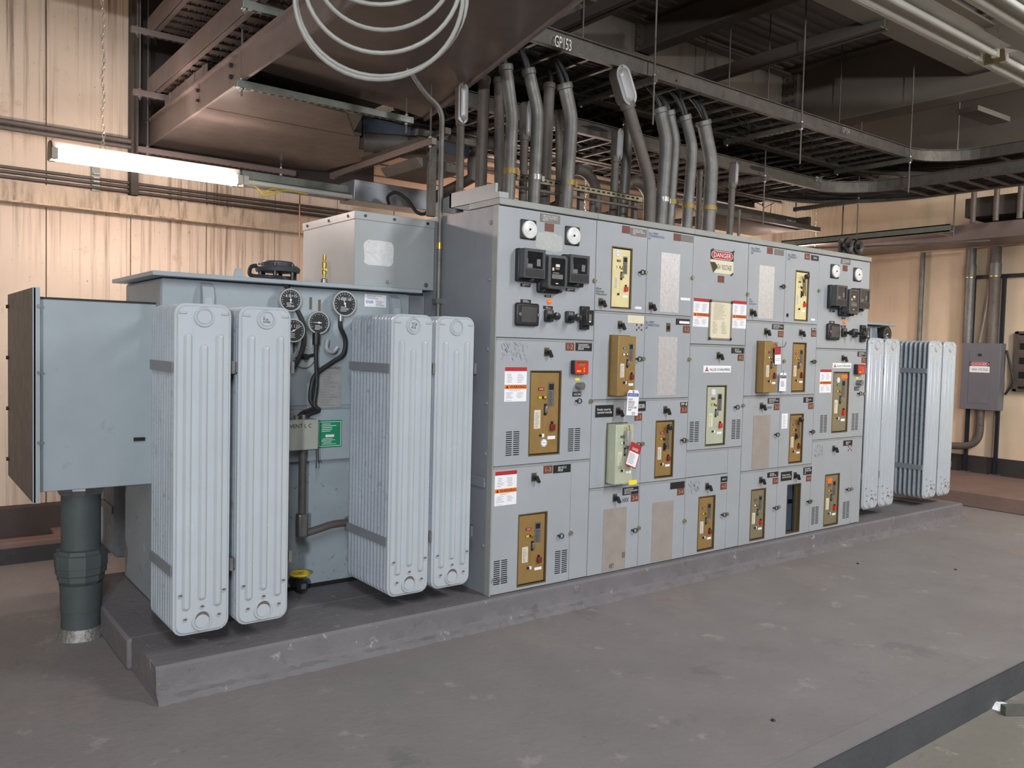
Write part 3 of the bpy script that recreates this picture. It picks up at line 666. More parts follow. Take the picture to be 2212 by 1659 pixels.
for o, a, b in ((O2,625,822),(O3,1145,770),(O5,1088,805),(O6,590,527),(P2,578,553),(P2,1122,500),(P3,535,690),(P4,442,835),(P4,1062,755),(O7,598,880),(O7,1078,1208),(O8,350,228),(O8,335,1063),(O8,905,608),(P5,300,790),(P5,766,645),(P1,874,975)):
    ring(G(o, a, b))
swp = M().box(-.019, .019, -.003, 0, -.026, .026)
swk = M()._lathe((0,0,0), (0,-1,0), [(0,.017),(.014,.016),(.016,.012)], 16)
swl = M().obox((.008,-.028,-.010), (.55,0,-1), (1,0,.55), (0,1,0), .046, .014, .022)
switch = proto([('selector_switch', swk, blackp, 40), ('switch_plate', swp, trimbr, 0), ('switch_lever', swl, blackg, 0)])
for o, a, b in ((O2,150,1175),(O2,748,1222),(O3,790,1075),(O3,960,1305),(O4,215,1208),(O5,722,222),(O6,380,120),(O7,395,265),(O7,908,868),(O8,720,185),(P2,358,160),(P2,922,140),(P3,320,305),(P4,260,500),(P4,900,425),(P4,1312,370),(P5,150,480),(P5,610,160),(P1,570,280)):
    switch(G(o, a, b))
hp = G(O6, 958, 150); mk(M().box(hp.x-.02, hp.x+.02, -.003, 0, hp.z-.03, hp.z+.03), 'switch_hole_plate', trimbr, S2)
mk(M()._lathe((hp.x, -.003, hp.z-.003), (0,-1,0), [(0,.016),(.001,.016)], 16), 'switch_hole', dark, S2)
hp = G(O4, 60, 1000); mk(M()._lathe((hp.x, 0, hp.z), (0,-1,0), [(0,.016),(.001,.016)], 16), 'switch_hole', dark, S4)

# --- number plates and nameplates
def plate(p, wd, ht, mt, text=None, tm=white, tw=.8, th=.6, name='nameplate', y=0.0, par=None):
    p = V(p); par = par or sec_at(p.x)
    o = mk(M().box(p.x-wd/2, p.x+wd/2, y-.003, y, p.z-ht/2, p.z+ht/2), name, mt, par)
    if text: txt(text, (p.x, y-.003, p.z), wd*tw, ht*th, tm, o)
    return o
numc = mat('copper_engraving', S(205,160,128), .5, var=0)
for t, o, a, b in (('1-2',O5,1000,160),('1-3',P1,738,188),('3-2',O6,1175,175),('2-3',P2,600,225),('3-3',P2,1145,138),('2-4',P3,557,305),('3-4',P3,1105,232),('4-2',O7,662,290),('5-2',O3,1140,1335),('5-3',O7,1090,880),('4-3',P4,457,498),('5-4',P4,1077,435),('6-1',O4,297,300),('6-2',O4,372,1222),('6-3',O8,338,757),('6-4',P5,313,515),('7-2',O8,970,210),
                  (None,O1,755,395),(None,O2,455,310),(None,O2,1065,402),(None,O3,427,680),(None,O3,1012,340),(None,O4,748,440)):
    plate(G(o,a,b), .07, .048, brownpl, t, numc, .62, .55, 'number_plate')
for t, o, a, b, wd, ht, tw, th in (('TRANSFORMER C\nMAIN SECONDARY\nBREAKER',O5,1165,163,.138,.05,.72,.72),('480V MCC-C\nFEEDER',P1,905,178,.142,.05,.5,.6),
    (None,O6,1133,85,.145,.042,0,0),('FEEDER',P2,625,95,.1,.066,.8,.4),('PP-8',P2,1145,72,.075,.028,.8,.7),('BOILER ROOM\nVENT SYSTEM SUPPLY\nFAN SF3-2A',P2,508,1105,.15,.05,.85,.75),
    (None,P3,1068,155,.148,.047,0,0),('BUS C-D\nTIE BREAKER',O7,627,207,.15,.042,.5,.65),('BOILER ROOM\nVENT SYSTEM SUPPLY\nFAN SF4-2B',O3,1107,1250,.15,.04,.85,.75),
    ('SPARE',O4,387,318,.105,.042,.45,.35),('PP-9',O4,372,1172,.066,.026,.8,.7),('BOILER ROOM\nVENT SYSTEM SUPPLY\nFAN SF4-2A',O7,1055,805,.15,.042,.85,.75),('WELD\nMAINTENANCE\nFEEDER',O8,308,683,.135,.044,.55,.72),
    ('MCC-F',P4,463,415,.075,.042,.6,.3),('SPARE\nPUMP 5A',P4,1045,360,.14,.04,.6,.6),('AIR SUPPLY\nCOMP PUMP\n#2',P5,300,425,.118,.062,.8,.8),('480V MCC-D\nFEEDER',P5,780,92,.14,.045,.5,.6),('TRANSFORMER D\nMAIN SECONDARY\nBREAKER',O8,945,138,.13,.043,.72,.75),
    ('Breaker must be\noperated manually',P2,195,155,.16,.078,.82,.5),('Breaker must be\noperated manually',P4,1207,378,.145,.072,.82,.5)):
    plate(G(o,a,b), wd, ht, blackp, t, white, tw, th)
for t, o, a, b, wd, ht in (('480 VOLT PLANT\nLOAD CENTER C\nBUS C',O1,765,290,.155,.05),('GENERAL SPARE\nEQUIPMENT FEEDER\n480 V',O2,605,345,.15,.05),(None,O2,1185,418,.125,.045),(None,O3,1122,360,.12,.045),('480 VOLT PLANT\nLOAD CENTER D\nBUS D',O4,755,362,.145,.044)):
    plate(G(o,a,b), wd, ht, greypl, t, white, .75, .7)
plate(G(O6,570,55), .155, .052, cream); plate(G(O6,1145,92), .105, .018, paper, name='tape_strip', y=-.003); plate(G(O2,1160,1140), .1, .018, paper, name='tape_strip'); plate(G(O2,598,1245), .06, .017, paper, name='tape_strip')
plate(G(O4,362,1053), .055, .016, paper, name='tape_strip')
def warning(o, a, b, wd, ht):
    p = G(o, a, b); c = plate(p, wd, ht, paper, name='warning_label'); y = -.0036
    x0, x1, z0, z1 = p.x-wd/2, p.x+wd/2, p.z-ht/2, p.z+ht/2
    mk(quads([(x0, x1, z1-.115*ht, z1)], y), 'red_band', redp, c, smooth=0)
    mk(quads([(x0, x1, z0+.37*ht, z0+.49*ht)], y), 'orange_band', orangep, c, smooth=0)
    txt('WARNING', (x0+wd*.6, y, z0+.43*ht), wd*.74, ht*.085, ink, c)
    t = M(); cx_, cz_, r_ = x0+wd*.12, z0+.43*ht, ht*.048
    t.add([(cx_-r_, y-.0006, cz_-r_*.8), (cx_+r_, y-.0006, cz_-r_*.8), (cx_, y-.0006, cz_+r_)], [(0,1,2)]); mk(t, 'alert_triangle', ink, c, smooth=0)
    q = M()
    for xa, xb, za, zb, n in ((.08,.46,.54,.82,6),(.54,.95,.54,.82,6),(.2,.85,.30,.36,2),(.06,.5,.08,.28,6),(.54,.92,.1,.28,5),(.06,.4,.02,.05,1)):
        r = para(x0+xa*wd, x0+xb*wd, z0+za*ht, z0+zb*ht, n, y, hgt=.22); q.add(r.v, r.f)
    mk(q, 'fine_print', inkg, c, smooth=0)
warning(O5, 350, 610, .165, .205); warning(P1, 232, 410, .162, .205); warning(O3, 187, 1080, .168, .203); warning(O3, 645, 1105, .162, .205); warning(O8, 512, 460, .168, .195)
# DANGER HIGH VOLTAGE sign with a curled corner
def danger(p, wd, ht, par, u, n, curl=False):
    """sign centred at p, u its horizontal direction, n pointing to the viewer"""
    p, u, n, z = V(p), V(u), V(n), V((0,0,1))
    at = lambda a, b, d: p+u*(a*wd)+z*(b*ht)+n*d
    pts = [(-.5,-.5),(.5,-.5),(.5,.5),(-.5,.5)] if not curl else [(-.36,-.5),(.5,-.5),(.5,.5),(-.5,.5),(-.5,-.04)]
    sg = mk(M().poly([at(a,b,0) for a,b in pts], n*.0012), 'danger_sign', cream if curl else paper, par, smooth=0)
    if curl:
        m = M().add([at(-.5,-.04,.001), at(-.36,-.5,.001), at(-.31,-.26,.03), at(-.41,-.06,.025)], [(0,1,2,3),(3,2,1,0)]); mk(m, 'curled_corner', trimbr, sg, smooth=0)
    mk(M().add([at(-.5,.08,.0018), at(.5,.08,.0018), at(.5,.5,.0018), at(-.5,.5,.0018)], [(0,1,2,3)]), 'black_field', ink, sg, smooth=0)
    def ell(k, d, mt, nm):
        P = rrect(.93*k[0], .36*k[1], .17*k[1], 6, 0, .29); mk(M().add([at(a,b,d) for a,b in P], [tuple(range(len(P)))]), nm, mt, sg, smooth=0)
    ell((1,1), .0024, paper, 'white_oval'); ell((.965,.88), .003, redp, 'red_oval')
    txt('DANGER', at(0,.29,.0036), wd*.74, ht*.2, white, sg, u=u, off=.0003)
    txt('HIGH  VOLTAGE', at(.02 if not curl else .06,-.22,.0016), wd*(.8 if not curl else .72), ht*.22, ink, sg, u=u, off=.0003)
    return sg
dp = G(O3, 438, 478); danger((dp.x, -.001, dp.z), .262, .165, S3, (1,0,0), (0,-1,0), True)
for a, b in ((322,330),(570,358),(555,625)):
    p = G(O3,a,b); mk(M().obox((p.x,-.004,p.z), (1,0,.6), (-.6,0,1), (0,1,0), .03, .014, .001), 'tape_corner', blackp, S3)
fp = G(O3, 415, 1170); fx, fz = .255, .285
fo = mk(M().frame(fp.x-fx/2, fp.x+fx/2, fp.z-fz/2, fp.z+fz/2, fp.x-fx/2+.012, fp.x+fx/2-.012, fp.z-fz/2+.012, fp.z+fz/2-.012, -.010, 0), 'document_frame', mat('steel_document_frame', S(160,156,150), .35, .7, var=.1), S3)
mk(M().box(fp.x-fx/2+.01, fp.x+fx/2-.01, -.004, 0, fp.z-fz/2+.01, fp.z+fz/2-.01), 'document', cream, fo)
q = para(fp.x-.09, fp.x+.1, fp.z-.0, fp.z+.12, 20, -.0045, hgt=.25); r = para(fp.x-.09, fp.x-.02, fp.z-.1, fp.z-.01, 9, -.0045, hgt=.3); q.add(r.v, r.f); r = para(fp.x+.01, fp.x+.09, fp.z-.1, fp.z-.01, 9, -.0045, hgt=.3); q.add(r.v, r.f)
mk(q, 'document_print', mat('pencil_grey_print', S(150,145,128), .6), fo, smooth=0)
for sx_ in (-1,1):
    for sz_ in (-1,1): mk(M()._lathe((fp.x+sx_*fx*.47, -.010, fp.z+sz_*fz*.475), (0,-1,0), [(0,.012),(.004,.010),(.006,.004)], 10), 'frame_screw', blackp, fo)
for o, a, b, wd, ht in ((O7,382,427,.31,.05),(O8,710,275,.285,.043)):
    p = G(o,a,b); c = plate(p, wd, ht, paper, name='maker_plate')
    txt('ALLIS-CHALMERS', (p.x+wd*.09, -.003, p.z-ht*.06), wd*.74, ht*.38, ink, c)
    x0 = p.x-wd*.385; mk(M().add([(x0-.022,-.0042,p.z-ht*.3),(x0+.022,-.0042,p.z-ht*.3),(x0+.014,-.0042,p.z-ht*.1),(x0-.014,-.0042,p.z-ht*.1)],[(0,1,2,3)]).add([(x0-.010,-.0042,p.z-ht*.04),(x0+.010,-.0042,p.z-ht*.04),(x0,-.0042,p.z+ht*.38)],[(0,1,2)]), 'maker_emblem', redp, c, smooth=0)
# handwriting
for s_, o, a, b, wd, ht, mt in (('Bus TEMP\nCONNECTION\n#1',O2,815,395,.15,.05,inkblue),('Bus TEMP\nCONNECTION\n#4',O6,765,125,.13,.055,inkblue),('Bus TEMP\nCONNECT\n#5',O3,845,345,.12,.05,inkblue),('Bus TEMP\nCONNECT\n#7',O4,120,310,.12,.05,inkblue),('Aux\nDump\nVibrator',O2,160,1045,.1,.05,ink),('Aux\nSwitch\nCompressor',O3,805,950,.09,.05,bluep),('XXX',O7,1005,885,.06,.018,ink),('HXX',P3,445,330,.06,.028,ink),('VXT',P3,275,1120,.045,.03,ink),('XX/',P3,420,985,.03,.04,ink)):
    txt(s_, G(o,a,b), wd, ht, mt, sec_at(G(o,a,b).x), name='handwriting', off=.0045)
for o, c_ in ((O6,(610,155)),(P5,(805,160))):
    m = M()
    for dx, dz in ((0,0),(-.022,.018),(.022,.018),(-.022,-.014),(.024,-.014)):
        p = G(o,*c_); m._lathe((p.x+dx, 0, p.z+dz), (0,-1,0), [(0,.008),(.002,.007)], 10)
    mk(m, 'glue_dots', brownpl, sec_at(p.x))
# vents
def vent(o, a, b, wd=.103, ht=.150, n=12):
    p = G(o,a,b); m = M()
    for i in range(n):
        z = p.z-ht/2+ht*(i+.5)/n
        for s_ in (-1,1): m.box(p.x+s_*wd*.27-wd*.215, p.x+s_*wd*.27+wd*.215, -.0006, .001, z-ht/n*.24, z+ht/n*.24)
    mk(m, 'louver_vent', dark, sec_at(p.x), smooth=0, kind='stuff')
for v in ((O5,315,1315),(O5,1050,1270),(P1,170,1415),(P1,893,1290),(O7,107,1175),(O7,605,1145),(O8,490,970),(O8,865,945),(P5,388,958),(P5,758,893)): vent(*v)

# --- instrument panels of the first and last sections
def instruments(sec, dx):
    C = lambda a, b: G(O1, a, b)+V((dx,0,0))
    for a, b, nd in ((497,422,225),(1023,497,200)):
        p = C(a,b); g_ = mk(M().box(p.x-.058, p.x+.058, -.012, 0, p.z-.058, p.z+.058), 'panel_meter', blackp, sec, bevel=.008)
        mk(M()._lathe((p.x+.002, -.012, p.z), (0,-1,0), [(0,.054),(.010,.052),(.013,.045),(.013,.001)], 28), 'meter_face', mat('meter_face_white', S(228,228,226), .2), g_)
        t = M()
        for i in range(13):
            an_ = math.radians(225-270*i/12); u = V((math.cos(an_),0,math.sin(an_))); w_ = V((-u.z,0,u.x))*.0008; c = V((p.x,-.0257,p.z)); t.add([c+u*.040-w_, c+u*.040+w_, c+u*.033+w_, c+u*.033-w_],[(0,1,2,3)])
        an_ = math.radians(nd); u = V((math.cos(an_),0,math.sin(an_))); w_ = V((-u.z,0,u.x))*.002; c = V((p.x,-.0258,p.z)); t.add([c-w_, c+w_, c+u*.03],[(0,1,2)]); t._lathe((p.x,-.025,p.z), (0,-1,0), [(0,.007),(.004,.006)], 10)
        mk(t, 'meter_print', ink, g_, smooth=0)
    # two induction relays and the tall one between them
    for a, b in ((475,850),(1010,915)):
        p = C(a,b); r = mk(M().box(p.x-.085, p.x+.085, -.035, 0, p.z-.098, p.z+.096), 'protective_relay', blackp, sec, bevel=.008)
        mk(M().frame(p.x-.078, p.x+.080, p.z-.078, p.z+.092, p.x-.055, p.x+.062, p.z-.022, p.z+.075, -.085, -.035), 'relay_cover', greyrel, r, bevel=0)
        mk(M().box(p.x-.055, p.x+.062, -.079, -.035, p.z-.022, p.z+.075), 'relay_glass', glassd, r)
        mk(quads([(p.x-.052, p.x-.012, p.z-.02, p.z+.004), (p.x-.054, p.x-.047, p.z, p.z+.035)], -.0795), 'relay_label', greypl, r, smooth=0)
        mk(quads([(p.x+.02, p.x+.048, p.z-.006, p.z+.035)], -.0795), 'relay_disc', greypl, r, smooth=0)
        m = M()
        for i in range(6): m.box(p.x-.068, p.x+.072, -.0875, -.085, p.z-.070+i*.0075, p.z-.066+i*.0075)
        mk(m, 'relay_ribs', blackp, r, smooth=0)
        mk(M()._lathe((p.x-.005,-.05,p.z-.087), (0,-1,0), [(0,.010),(.03,.010),(.034,.006)], 10), 'relay_thumbscrew', blackg, r)
        plate((p.x-.0, 0, p.z-.116), .075, .02, blackp, 'PHASE RELAY\n50/51', white, .7, .6, par=sec)
    p = C(735,950); r = mk(M().box(p.x-.092, p.x+.082, -.03, 0, p.z-.118, p.z+.115), 'watthour_relay', blackp, sec, bevel=.012)
    mk(M().loft([XZ(rrect(.150,.200,.022,3,p.x+.0,p.z+.006), -.095), XZ(rrect(.150,.200,.022,3,p.x+.0,p.z+.006), -.03)], cap0=False), 'relay_cover', greyrel, r)
    mk(M().loft([XZ(rrect(.110,.165,.008,3,p.x+.0,p.z+.006), -.097), XZ(rrect(.150,.200,.022,3,p.x+.0,p.z+.006), -.0955)], cap0=False, cap1=False), 'relay_bezel', greyrel, r)
    mk(M().box(p.x-.054, p.x+.054, -.096, -.094, p.z-.075, p.z+.087), 'relay_glass', glassd, r)
    mk(quads([(p.x-.045, p.x+.04, p.z-.035, p.z-.008), (p.x-.04, p.x+.01, p.z-.004, p.z+.003), (p.x-.02, p.x+.012, p.z+.02, p.z+.032)], -.0965), 'relay_label', greypl, r, smooth=0)
    mk(quads([(p.x-.018, p.x+.014, p.z+.036, p.z+.052), (p.x-.044, p.x-.03, p.z+.012, p.z+.03), (p.x-.015, p.x+.005, p.z-.066, p.z-.060)], -.0965), 'relay_targets', cream, r, smooth=0)
    for sx_ in (-1,1): mk(M()._lathe((p.x-.004+sx_*.065,-.03,p.z-.105), (0,-1,0), [(0,.009),(.03,.009),(.034,.005)], 10), 'relay_thumbscrew', blackg, r)
    plate(C(735,1215), .05, .014, blackp, '51G', white, .5, .5, par=sec)
    p = C(750,1280); mk(M()._lathe((p.x,0,p.z), (0,-1,0), [(0,.016),(.006,.016),(.006,.013),(.014,.012),(.018,.007)], 16), 'indicator_lamp', amber, sec)
    plate(C(472,1277), .078, .022, blackp, 'AMMETER\nTEST BLOCK', white, .6, .6, par=sec); plate(C(738,1352), .075, .02, blackp, 'AM\nSWITCH', white, .5, .6, par=sec)
    p = C(470,1435); t = mk(M().box(p.x-.088, p.x+.086, -.03, 0, p.z-.068, p.z+.068), 'test_block', blackp, sec, bevel=.012)
    mk(M().box(p.x-.055, p.x+.062, -.034, -.03, p.z-.046, p.z+.046), 'test_block_cover', mat('test_cover', S(74,72,72), .3, var=.1), t, bevel=.003)
    for s_ in (-1,1): mk(M()._lathe((p.x+.003+s_*.070,-.03,p.z), (0,-1,0), [(0,.010),(.006,.010),(.006,.005)], 10), 'test_screw', steel, t)
    for a, b in ((735,1450),(985,1465)):
        p = C(a,b); w_ = mk(M().box(p.x-.032, p.x+.032, -.022, 0, p.z-.036, p.z+.036), 'instrument_switch', blackp, sec, bevel=.005)
        mk(quads([(p.x-.02, p.x+.018, p.z+.012, p.z+.03)], -.0224), 'switch_scale', greypl, w_, smooth=0)
        mk(M()._lathe((p.x,-.022,p.z-.004), (0,-1,0), [(0,.014),(.02,.012),(.03,.010),(.04,.020),(.062,.025),(.078,.021),(.082,.010)], 18), 'switch_knob', blackg, w_)
    p = C(1160,1475); f_ = mk(M().box(p.x-.034, p.x+.034, -.025, 0, p.z-.073, p.z+.073), 'fuse_block', blackp, sec, bevel=.004)
    mk(M().box(p.x-.028, p.x+.034, -.062, -.025, p.z-.048, p.z+.048), 'fuse_cover', blackg, f_, bevel=.003)
    mk(quads([(p.x-.008, p.x+.014, p.z-.018, p.z+.022)], -.0625), 'fuse_window', greypl, f_, smooth=0); mk(quads([(p.x-.006, p.x+.010, p.z-.028, p.z-.020)], -.063), 'fuse_tag', white, f_, smooth=0)
    # monitor, pilot and key of the main breaker door
    D = (lambda a, b: G(O5,a,b)) if dx == 0 else (lambda a, b: G(O5,a,b)+V((dx-.005,0,0)))
    p = D(1095,405); r = mk(M().box(p.x-.062, p.x+.056, -.038, 0, p.z-.043, p.z+.043), 'trip_monitor', blackp, sec, bevel=.005)
    mk(M().box(p.x-.058, p.x+.054, -.042, -.038, p.z-.041, p.z+.041), 'monitor_face', redb, r, bevel=.002)
    mk(quads([(p.x-.03, p.x+.025, p.z+.008, p.z+.022)], -.0425), 'monitor_screen', mat('lcd_olive', S(130,120,50), .4), r, smooth=0)
    mk(quads([(p.x-.045, p.x-.01, p.z-.028, p.z-.018), (p.x+.012, p.x+.022, p.z-.012, p.z-.002), (p.x+.012, p.x+.022, p.z-.028, p.z-.018)], -.0425), 'monitor_buttons', yellow, r, smooth=0)
    txt('TRIP MONITOR', (p.x-.002, -.042, p.z+.031), .085, .008, ink, r)
    plate(D(1088,550), .036, .017, mat('yellow_tag', S(236,220,60), .5), par=sec, name='yellow_label')
    p = D(1090,630); c_ = mk(M()._lathe((p.x,0,p.z+.002), (0,-1,0), [(0,.022),(.03,.022),(.032,.024),(.05,.024),(.05,.014)], 18), 'pilot_button', steel, sec)
    mk(M().obox((p.x-.008,-.03,p.z-.03), (1,0,-.3), (.3,0,1), (0,1,0), .03, .010, .008), 'pilot_clasp', steel, c_)
    plate(D(1082,727), .072, .028, blackp, 'MC-EEC II MAN', white, .8, .55, par=sec)
instruments(S1, 0); instruments(S5, 3.265)
rs_ = G(O1, 757, 570); poly = []
mk(M().poly([(rs_.x+.112*c*random.uniform(.9,1.05), 0, rs_.z+.055*s*random.uniform(.9,1.05)) for c, s in [(math.copysign(abs(math.cos(2*math.pi*k/30))**.5, math.cos(2*math.pi*k/30)), math.copysign(abs(math.sin(2*math.pi*k/30))**.5, math.sin(2*math.pi*k/30))) for k in range(30)]], (0,-.0008,0)), 'label_residue', mat('label_residue', S(178,182,178), .6, var=.08, spots=[(S(212,208,196), .5, 45, .8), (S(120,122,118), .3, 60, .7)]), S1, smooth=0)

# --- breakers
def breaker(label, x0, x1, z0, z1, yf, pm, status='red', charge='yellow', tag=True, disc=None, lever=False, strip=None, group='draw-out breakers in the switchgear cells'):
    """face plate from x0..x1, z0..z1 whose front lies at yf (negative = drawn out)"""
    W_, H_ = x1-x0, z1-z0; B = E('circuit_breaker', ((x0+x1)/2, .1, z0), label, 'breaker', group)
    mk(M().box(x0, x1, yf, .019, z0, z1), 'housing', pm, B, bevel=.003)
    X = lambda u: x0+u*W_; Zz = lambda v: z1-v*H_
    def R(nm, u0, u1, v0, v1, mt, d=.003, sub=B, bev=0): return mk(M().box(X(u0), X(u1), yf-d, yf+.001, Zz(v1), Zz(v0)), nm, mt, sub, bevel=bev)
    sm = {'red': redb, 'green': greenp, 'black': blackp, 'brown': redd}[status]
    o = R('status_window', .26, .46, .185, .222, blackp, .002); mk(quads([(X(.28), X(.44), Zz(.219), Zz(.188))], yf-.0025), 'status_flag', sm, o, smooth=0)
    txt('OPEN' if status in ('green','black') else 'CLOSED', (X(.36), yf-.0026, Zz(.2035)), W_*.14, H_*.014, white, o, off=.0003)
    o = R('charge_window', .26, .46, .29, .325, blackp, .002); mk(quads([(X(.27), X(.39), Zz(.322), Zz(.293))], yf-.0025), 'charge_flag', yellow if charge == 'yellow' else white, o, smooth=0)
    o = R('instruction_plate', .60, .83, .12, .42, greypl if not lever else tan, .0025)
    mk(quads([(X(.63), X(.80), Zz(.215), Zz(.14))], yf-.003), 'plate_recess', dark, o, smooth=0); mk(para(X(.63), X(.81), Zz(.41), Zz(.23), 11, yf-.003, hgt=.3), 'plate_print', ink, o, smooth=0)
    o = R('handle_slot', .475, .575, .385, .53, dark, .001)
    mk(M().box(X(.49), X(.56), yf-.022, yf, Zz(.50), Zz(.41)), 'handle_lever', steel if not lever else blackp, o, bevel=.003)
    R('slide_plate', .455, .58, .54, .76, pm, .003)
    o = R('left_label', .14, .36, .46, .69, cream if pm is not tan else mat('aged_label', S(214,206,190), .6), .0015); mk(para(X(.16), X(.34), Zz(.68), Zz(.49), 12, yf-.002, hgt=.3), 'label_print', inkg, o, smooth=0)
    R('trip_tab', .70, .85, .64, .72, redd if pm is tan else redb, .018, bev=.003)
    R('tab_post', .74, .78, .605, .645, blackp, .012)
    R('lock_tag', .42, .50, .755, .80, white, .004); mk(M()._lathe((X(.37), yf, Zz(.775)), (0,-1,0), [(0,.008),(.010,.007)], 10), 'lock_pin', blackp, B)
    if tag: R('catalog_label', .63, .90, .79, .83, paper, .0015)
    mk(M()._lathe((X(.52), yf, Zz(.32)), (0,-1,0), [(0,.011),(.003,.011),(.005,.006)], 12), 'jack_plug', brass if not lever else blackp, B)
    if disc:
        mk(M()._lathe((X(disc[0]), yf, Zz(disc[1])), (0,-1,0), [(0,.024),(.001,.024)], 20), 'round_sticker', paper, B)
        mk(M()._lathe((X(disc[0]), yf-.001, Zz(disc[1])), (0,-1,0), [(0,.021),(.0004,.021)], 20), 'sticker_ring', bluep, B); mk(M()._lathe((X(disc[0]), yf-.0014, Zz(disc[1])), (0,-1,0), [(0,.019),(.0004,.019)], 20), 'sticker_face', paper, B)
        txt('TEST', (X(disc[0]), yf-.0018, Zz(disc[1])), .028, .008, inkg, B)
    if strip: R('orange_label', *strip, orangep, .0015)
    if lever:
        mk(M().bar((X(.66), yf-.02, Zz(.10)), (X(.62), yf-.03, Zz(.50)), .012, .008, up=(0,1,0)), 'charging_handle', steel, B)
        mk(M()._lathe((X(.60), yf-.02, Zz(.09)), (0,-1,0), [(0,.012),(.005,.020),(.03,.020),(.035,.012)], 16), 'charging_knob', blackg, B)
    # thin trim around the opening
    return B
def trim(sec, h, mt=trimbr):
    t = .006; mk(M().frame(h[0]-.001, h[1]+.001, h[2]-.001, h[3]+.001, h[0]+t, h[1]-t, h[2]+t, h[3]-t, -.0025, .012), 'opening_trim', mt, sec)
    mk(M().box(h[0], h[1], .0185, .0215, h[2], h[3]), 'opening_back', dark, sec)
def cell(ci, ri): return HOLE(ci, ri)
def flush(sec, h, label, pm, **k):
    trim(sec, h); return breaker(label, h[0]+.012, h[1]-.009, h[2]+.010, h[3]-.012, .008, pm, **k)
def drawn(sec, h, label, pm, out, **k):
    trim(sec, h); return breaker(label, h[0]+.010, h[1]-.016, h[2]+.006, h[3]-.006, -out, pm, **k)
flush(S1, H12, 'large brass-toned breaker in the door numbered 1-2', tan, disc=(.51,.87))
flush(S1, H13, 'brass-toned breaker in the bottom left door numbered 1-3', tan)
shr = lambda h: (h[0]+3.265+.008, h[1]+3.265+.004, h[2], h[3])
flush(S5, shr(H12), 'tall olive breaker below the right maker plate, orange sticker at its top', olive, status='green', disc=(.36,.12), strip=(.55,.98,.03,.09))
flush(S5, shr(H13), 'olive breaker in the bottom door at the right end, round orange tag', olive, status='black', strip=(.2,.55,.05,.16))
flush(S2, cell(1,3), 'ivory breaker in the top row with a red trip tab', ivory, status='brown', charge='w', disc=(.3,.075))
drawn(S2, cell(1,2), 'brass-toned breaker pulled forward, blue NOTICE tag hanging from it', tan, .075, status='green', charge='w')
drawn(S2, cell(1,1), 'olive breaker pulled forward with a yellow sticker and red danger tag', sage, .078, status='black', charge='w')
flush(S2, cell(2,1), 'brass-toned breaker with raised handle in the door numbered 3-3', tan, lever=True)
flush(S3, H42, 'pale sage breaker in the middle door below the maker plate', sage, status='brown', disc=(.36,.09))
flush(S3, H43, 'brass-toned breaker in the bottom middle door numbered 4-3', tan)
drawn(S4, cell(4,2), 'brass-toned breaker pulled forward, red tag on its right side', tan, .07, status='black', charge='w')
flush(S4, cell(5,2), 'brass-toned breaker in the door numbered 6-2, right of the pulled-out one', tan)
flush(S4, cell(5,3), 'ivory breaker with black knob in the top row numbered 6-1', ivory, status='brown', charge='w', lever=True)
flush(S4, cell(5,1), 'brass-toned breaker with raised handle in the door numbered 6-3', tan, lever=True)
flush(S4, cell(4,0), 'dull olive breaker in the bottom door numbered 5-4', olive, status='black', charge='w')
h = cell(5,0); mk(M().frame(h[0]-.001, h[1]+.001, h[2]-.001, h[3]+.001, h[0]+.005, h[1]-.005, h[2]+.005, h[3]-.005, -.0025, .03), 'opening_trim', trimbr, S4)
for sec, c, mt in ((S2,(2,3),silver),(S2,(2,2),silver),(S4,(4,3),silver)):
    h = cell(*c); mk(M().box(h[0]-.002, h[1]+.002, -.002, .019, h[2]-.002, h[3]+.002), 'blank_plate', mt, sec)
for sec, c in ((S2,(1,0)),(S2,(2,0)),(S4,(4,1))):
    h = cell(*c); mk(M().box(h[0]-.006, h[1]+.02, -.002, .019, h[2]-.012, h[3]+.002), 'blank_plate', tanblank, sec)
plate(G(P2,432,985), .075, .03, mat('yellow_tag', S(236,220,60), .5), name='yellow_sticker', y=-.078)
# --- hanging tags: things of their own
def hangtag(label, c, wd, ht, tilt, y, build, cat='tag'):
    T = E('lockout_tag', (c[0], y, c[1]-ht/2), label, cat, 'tags hung on the breakers'); R_ = Matrix.Rotation(tilt, 3, 'Y')
    P = lambda a, b, d=0: V((c[0], y-d, c[1]))+R_ @ V((a*wd, 0, b*ht))
    mk(M().poly([P(a,b) for a,b in ((-.5,-.5),(.5,-.5),(.5,.40),(.38,.5),(-.38,.5),(-.5,.40))], (0,-.0012,0)), 'card', paper, T, smooth=0)
    def q(nm, a0, a1, b0, b1, mt, d=.0018): mk(M().add([P(a0,b0,d),P(a1,b0,d),P(a1,b1,d),P(a0,b1,d)], [(0,1,2,3)]), nm, mt, T, smooth=0)
    def t(s_, a, b, w2, h2, mt): txt(s_, P(a,b,.0021), wd*w2, ht*h2, mt, T, u=R_ @ V((1,0,0)), v=R_ @ V((0,0,1)), off=.0003)
    build(q, t); mk(M().torus(P(0,.43,.001), (0,1,0), wd*.06, wd*.02, 10, 5), 'eyelet', steel, T); return T, P
p = on(1366, 870, 'Y', -.10)
def b1(q, t):
    q('blue_header', -.46, .46, .25, .38, bluep); t('NOTICE', 0, .315, .7, .08, white); t("DON'T\nENERGIZE!\nOLD HOT\nWATER CHEM\nPUMP", -.02, -.08, .75, .5, ink); t('DAN\n7503', .1, -.42, .3, .12, ink)
T1, P_ = hangtag('white tag with blue NOTICE header on the pulled-out breaker', (p.x, p.z), .105, .165, .05, -.103, b1)
mk(M().tube([P_(0,.43,.003), (p.x-.02, -.10, p.z+.10)], .0015, 5), 'tie', steel, T1)
p = on(1367, 983, 'Y', -.12)
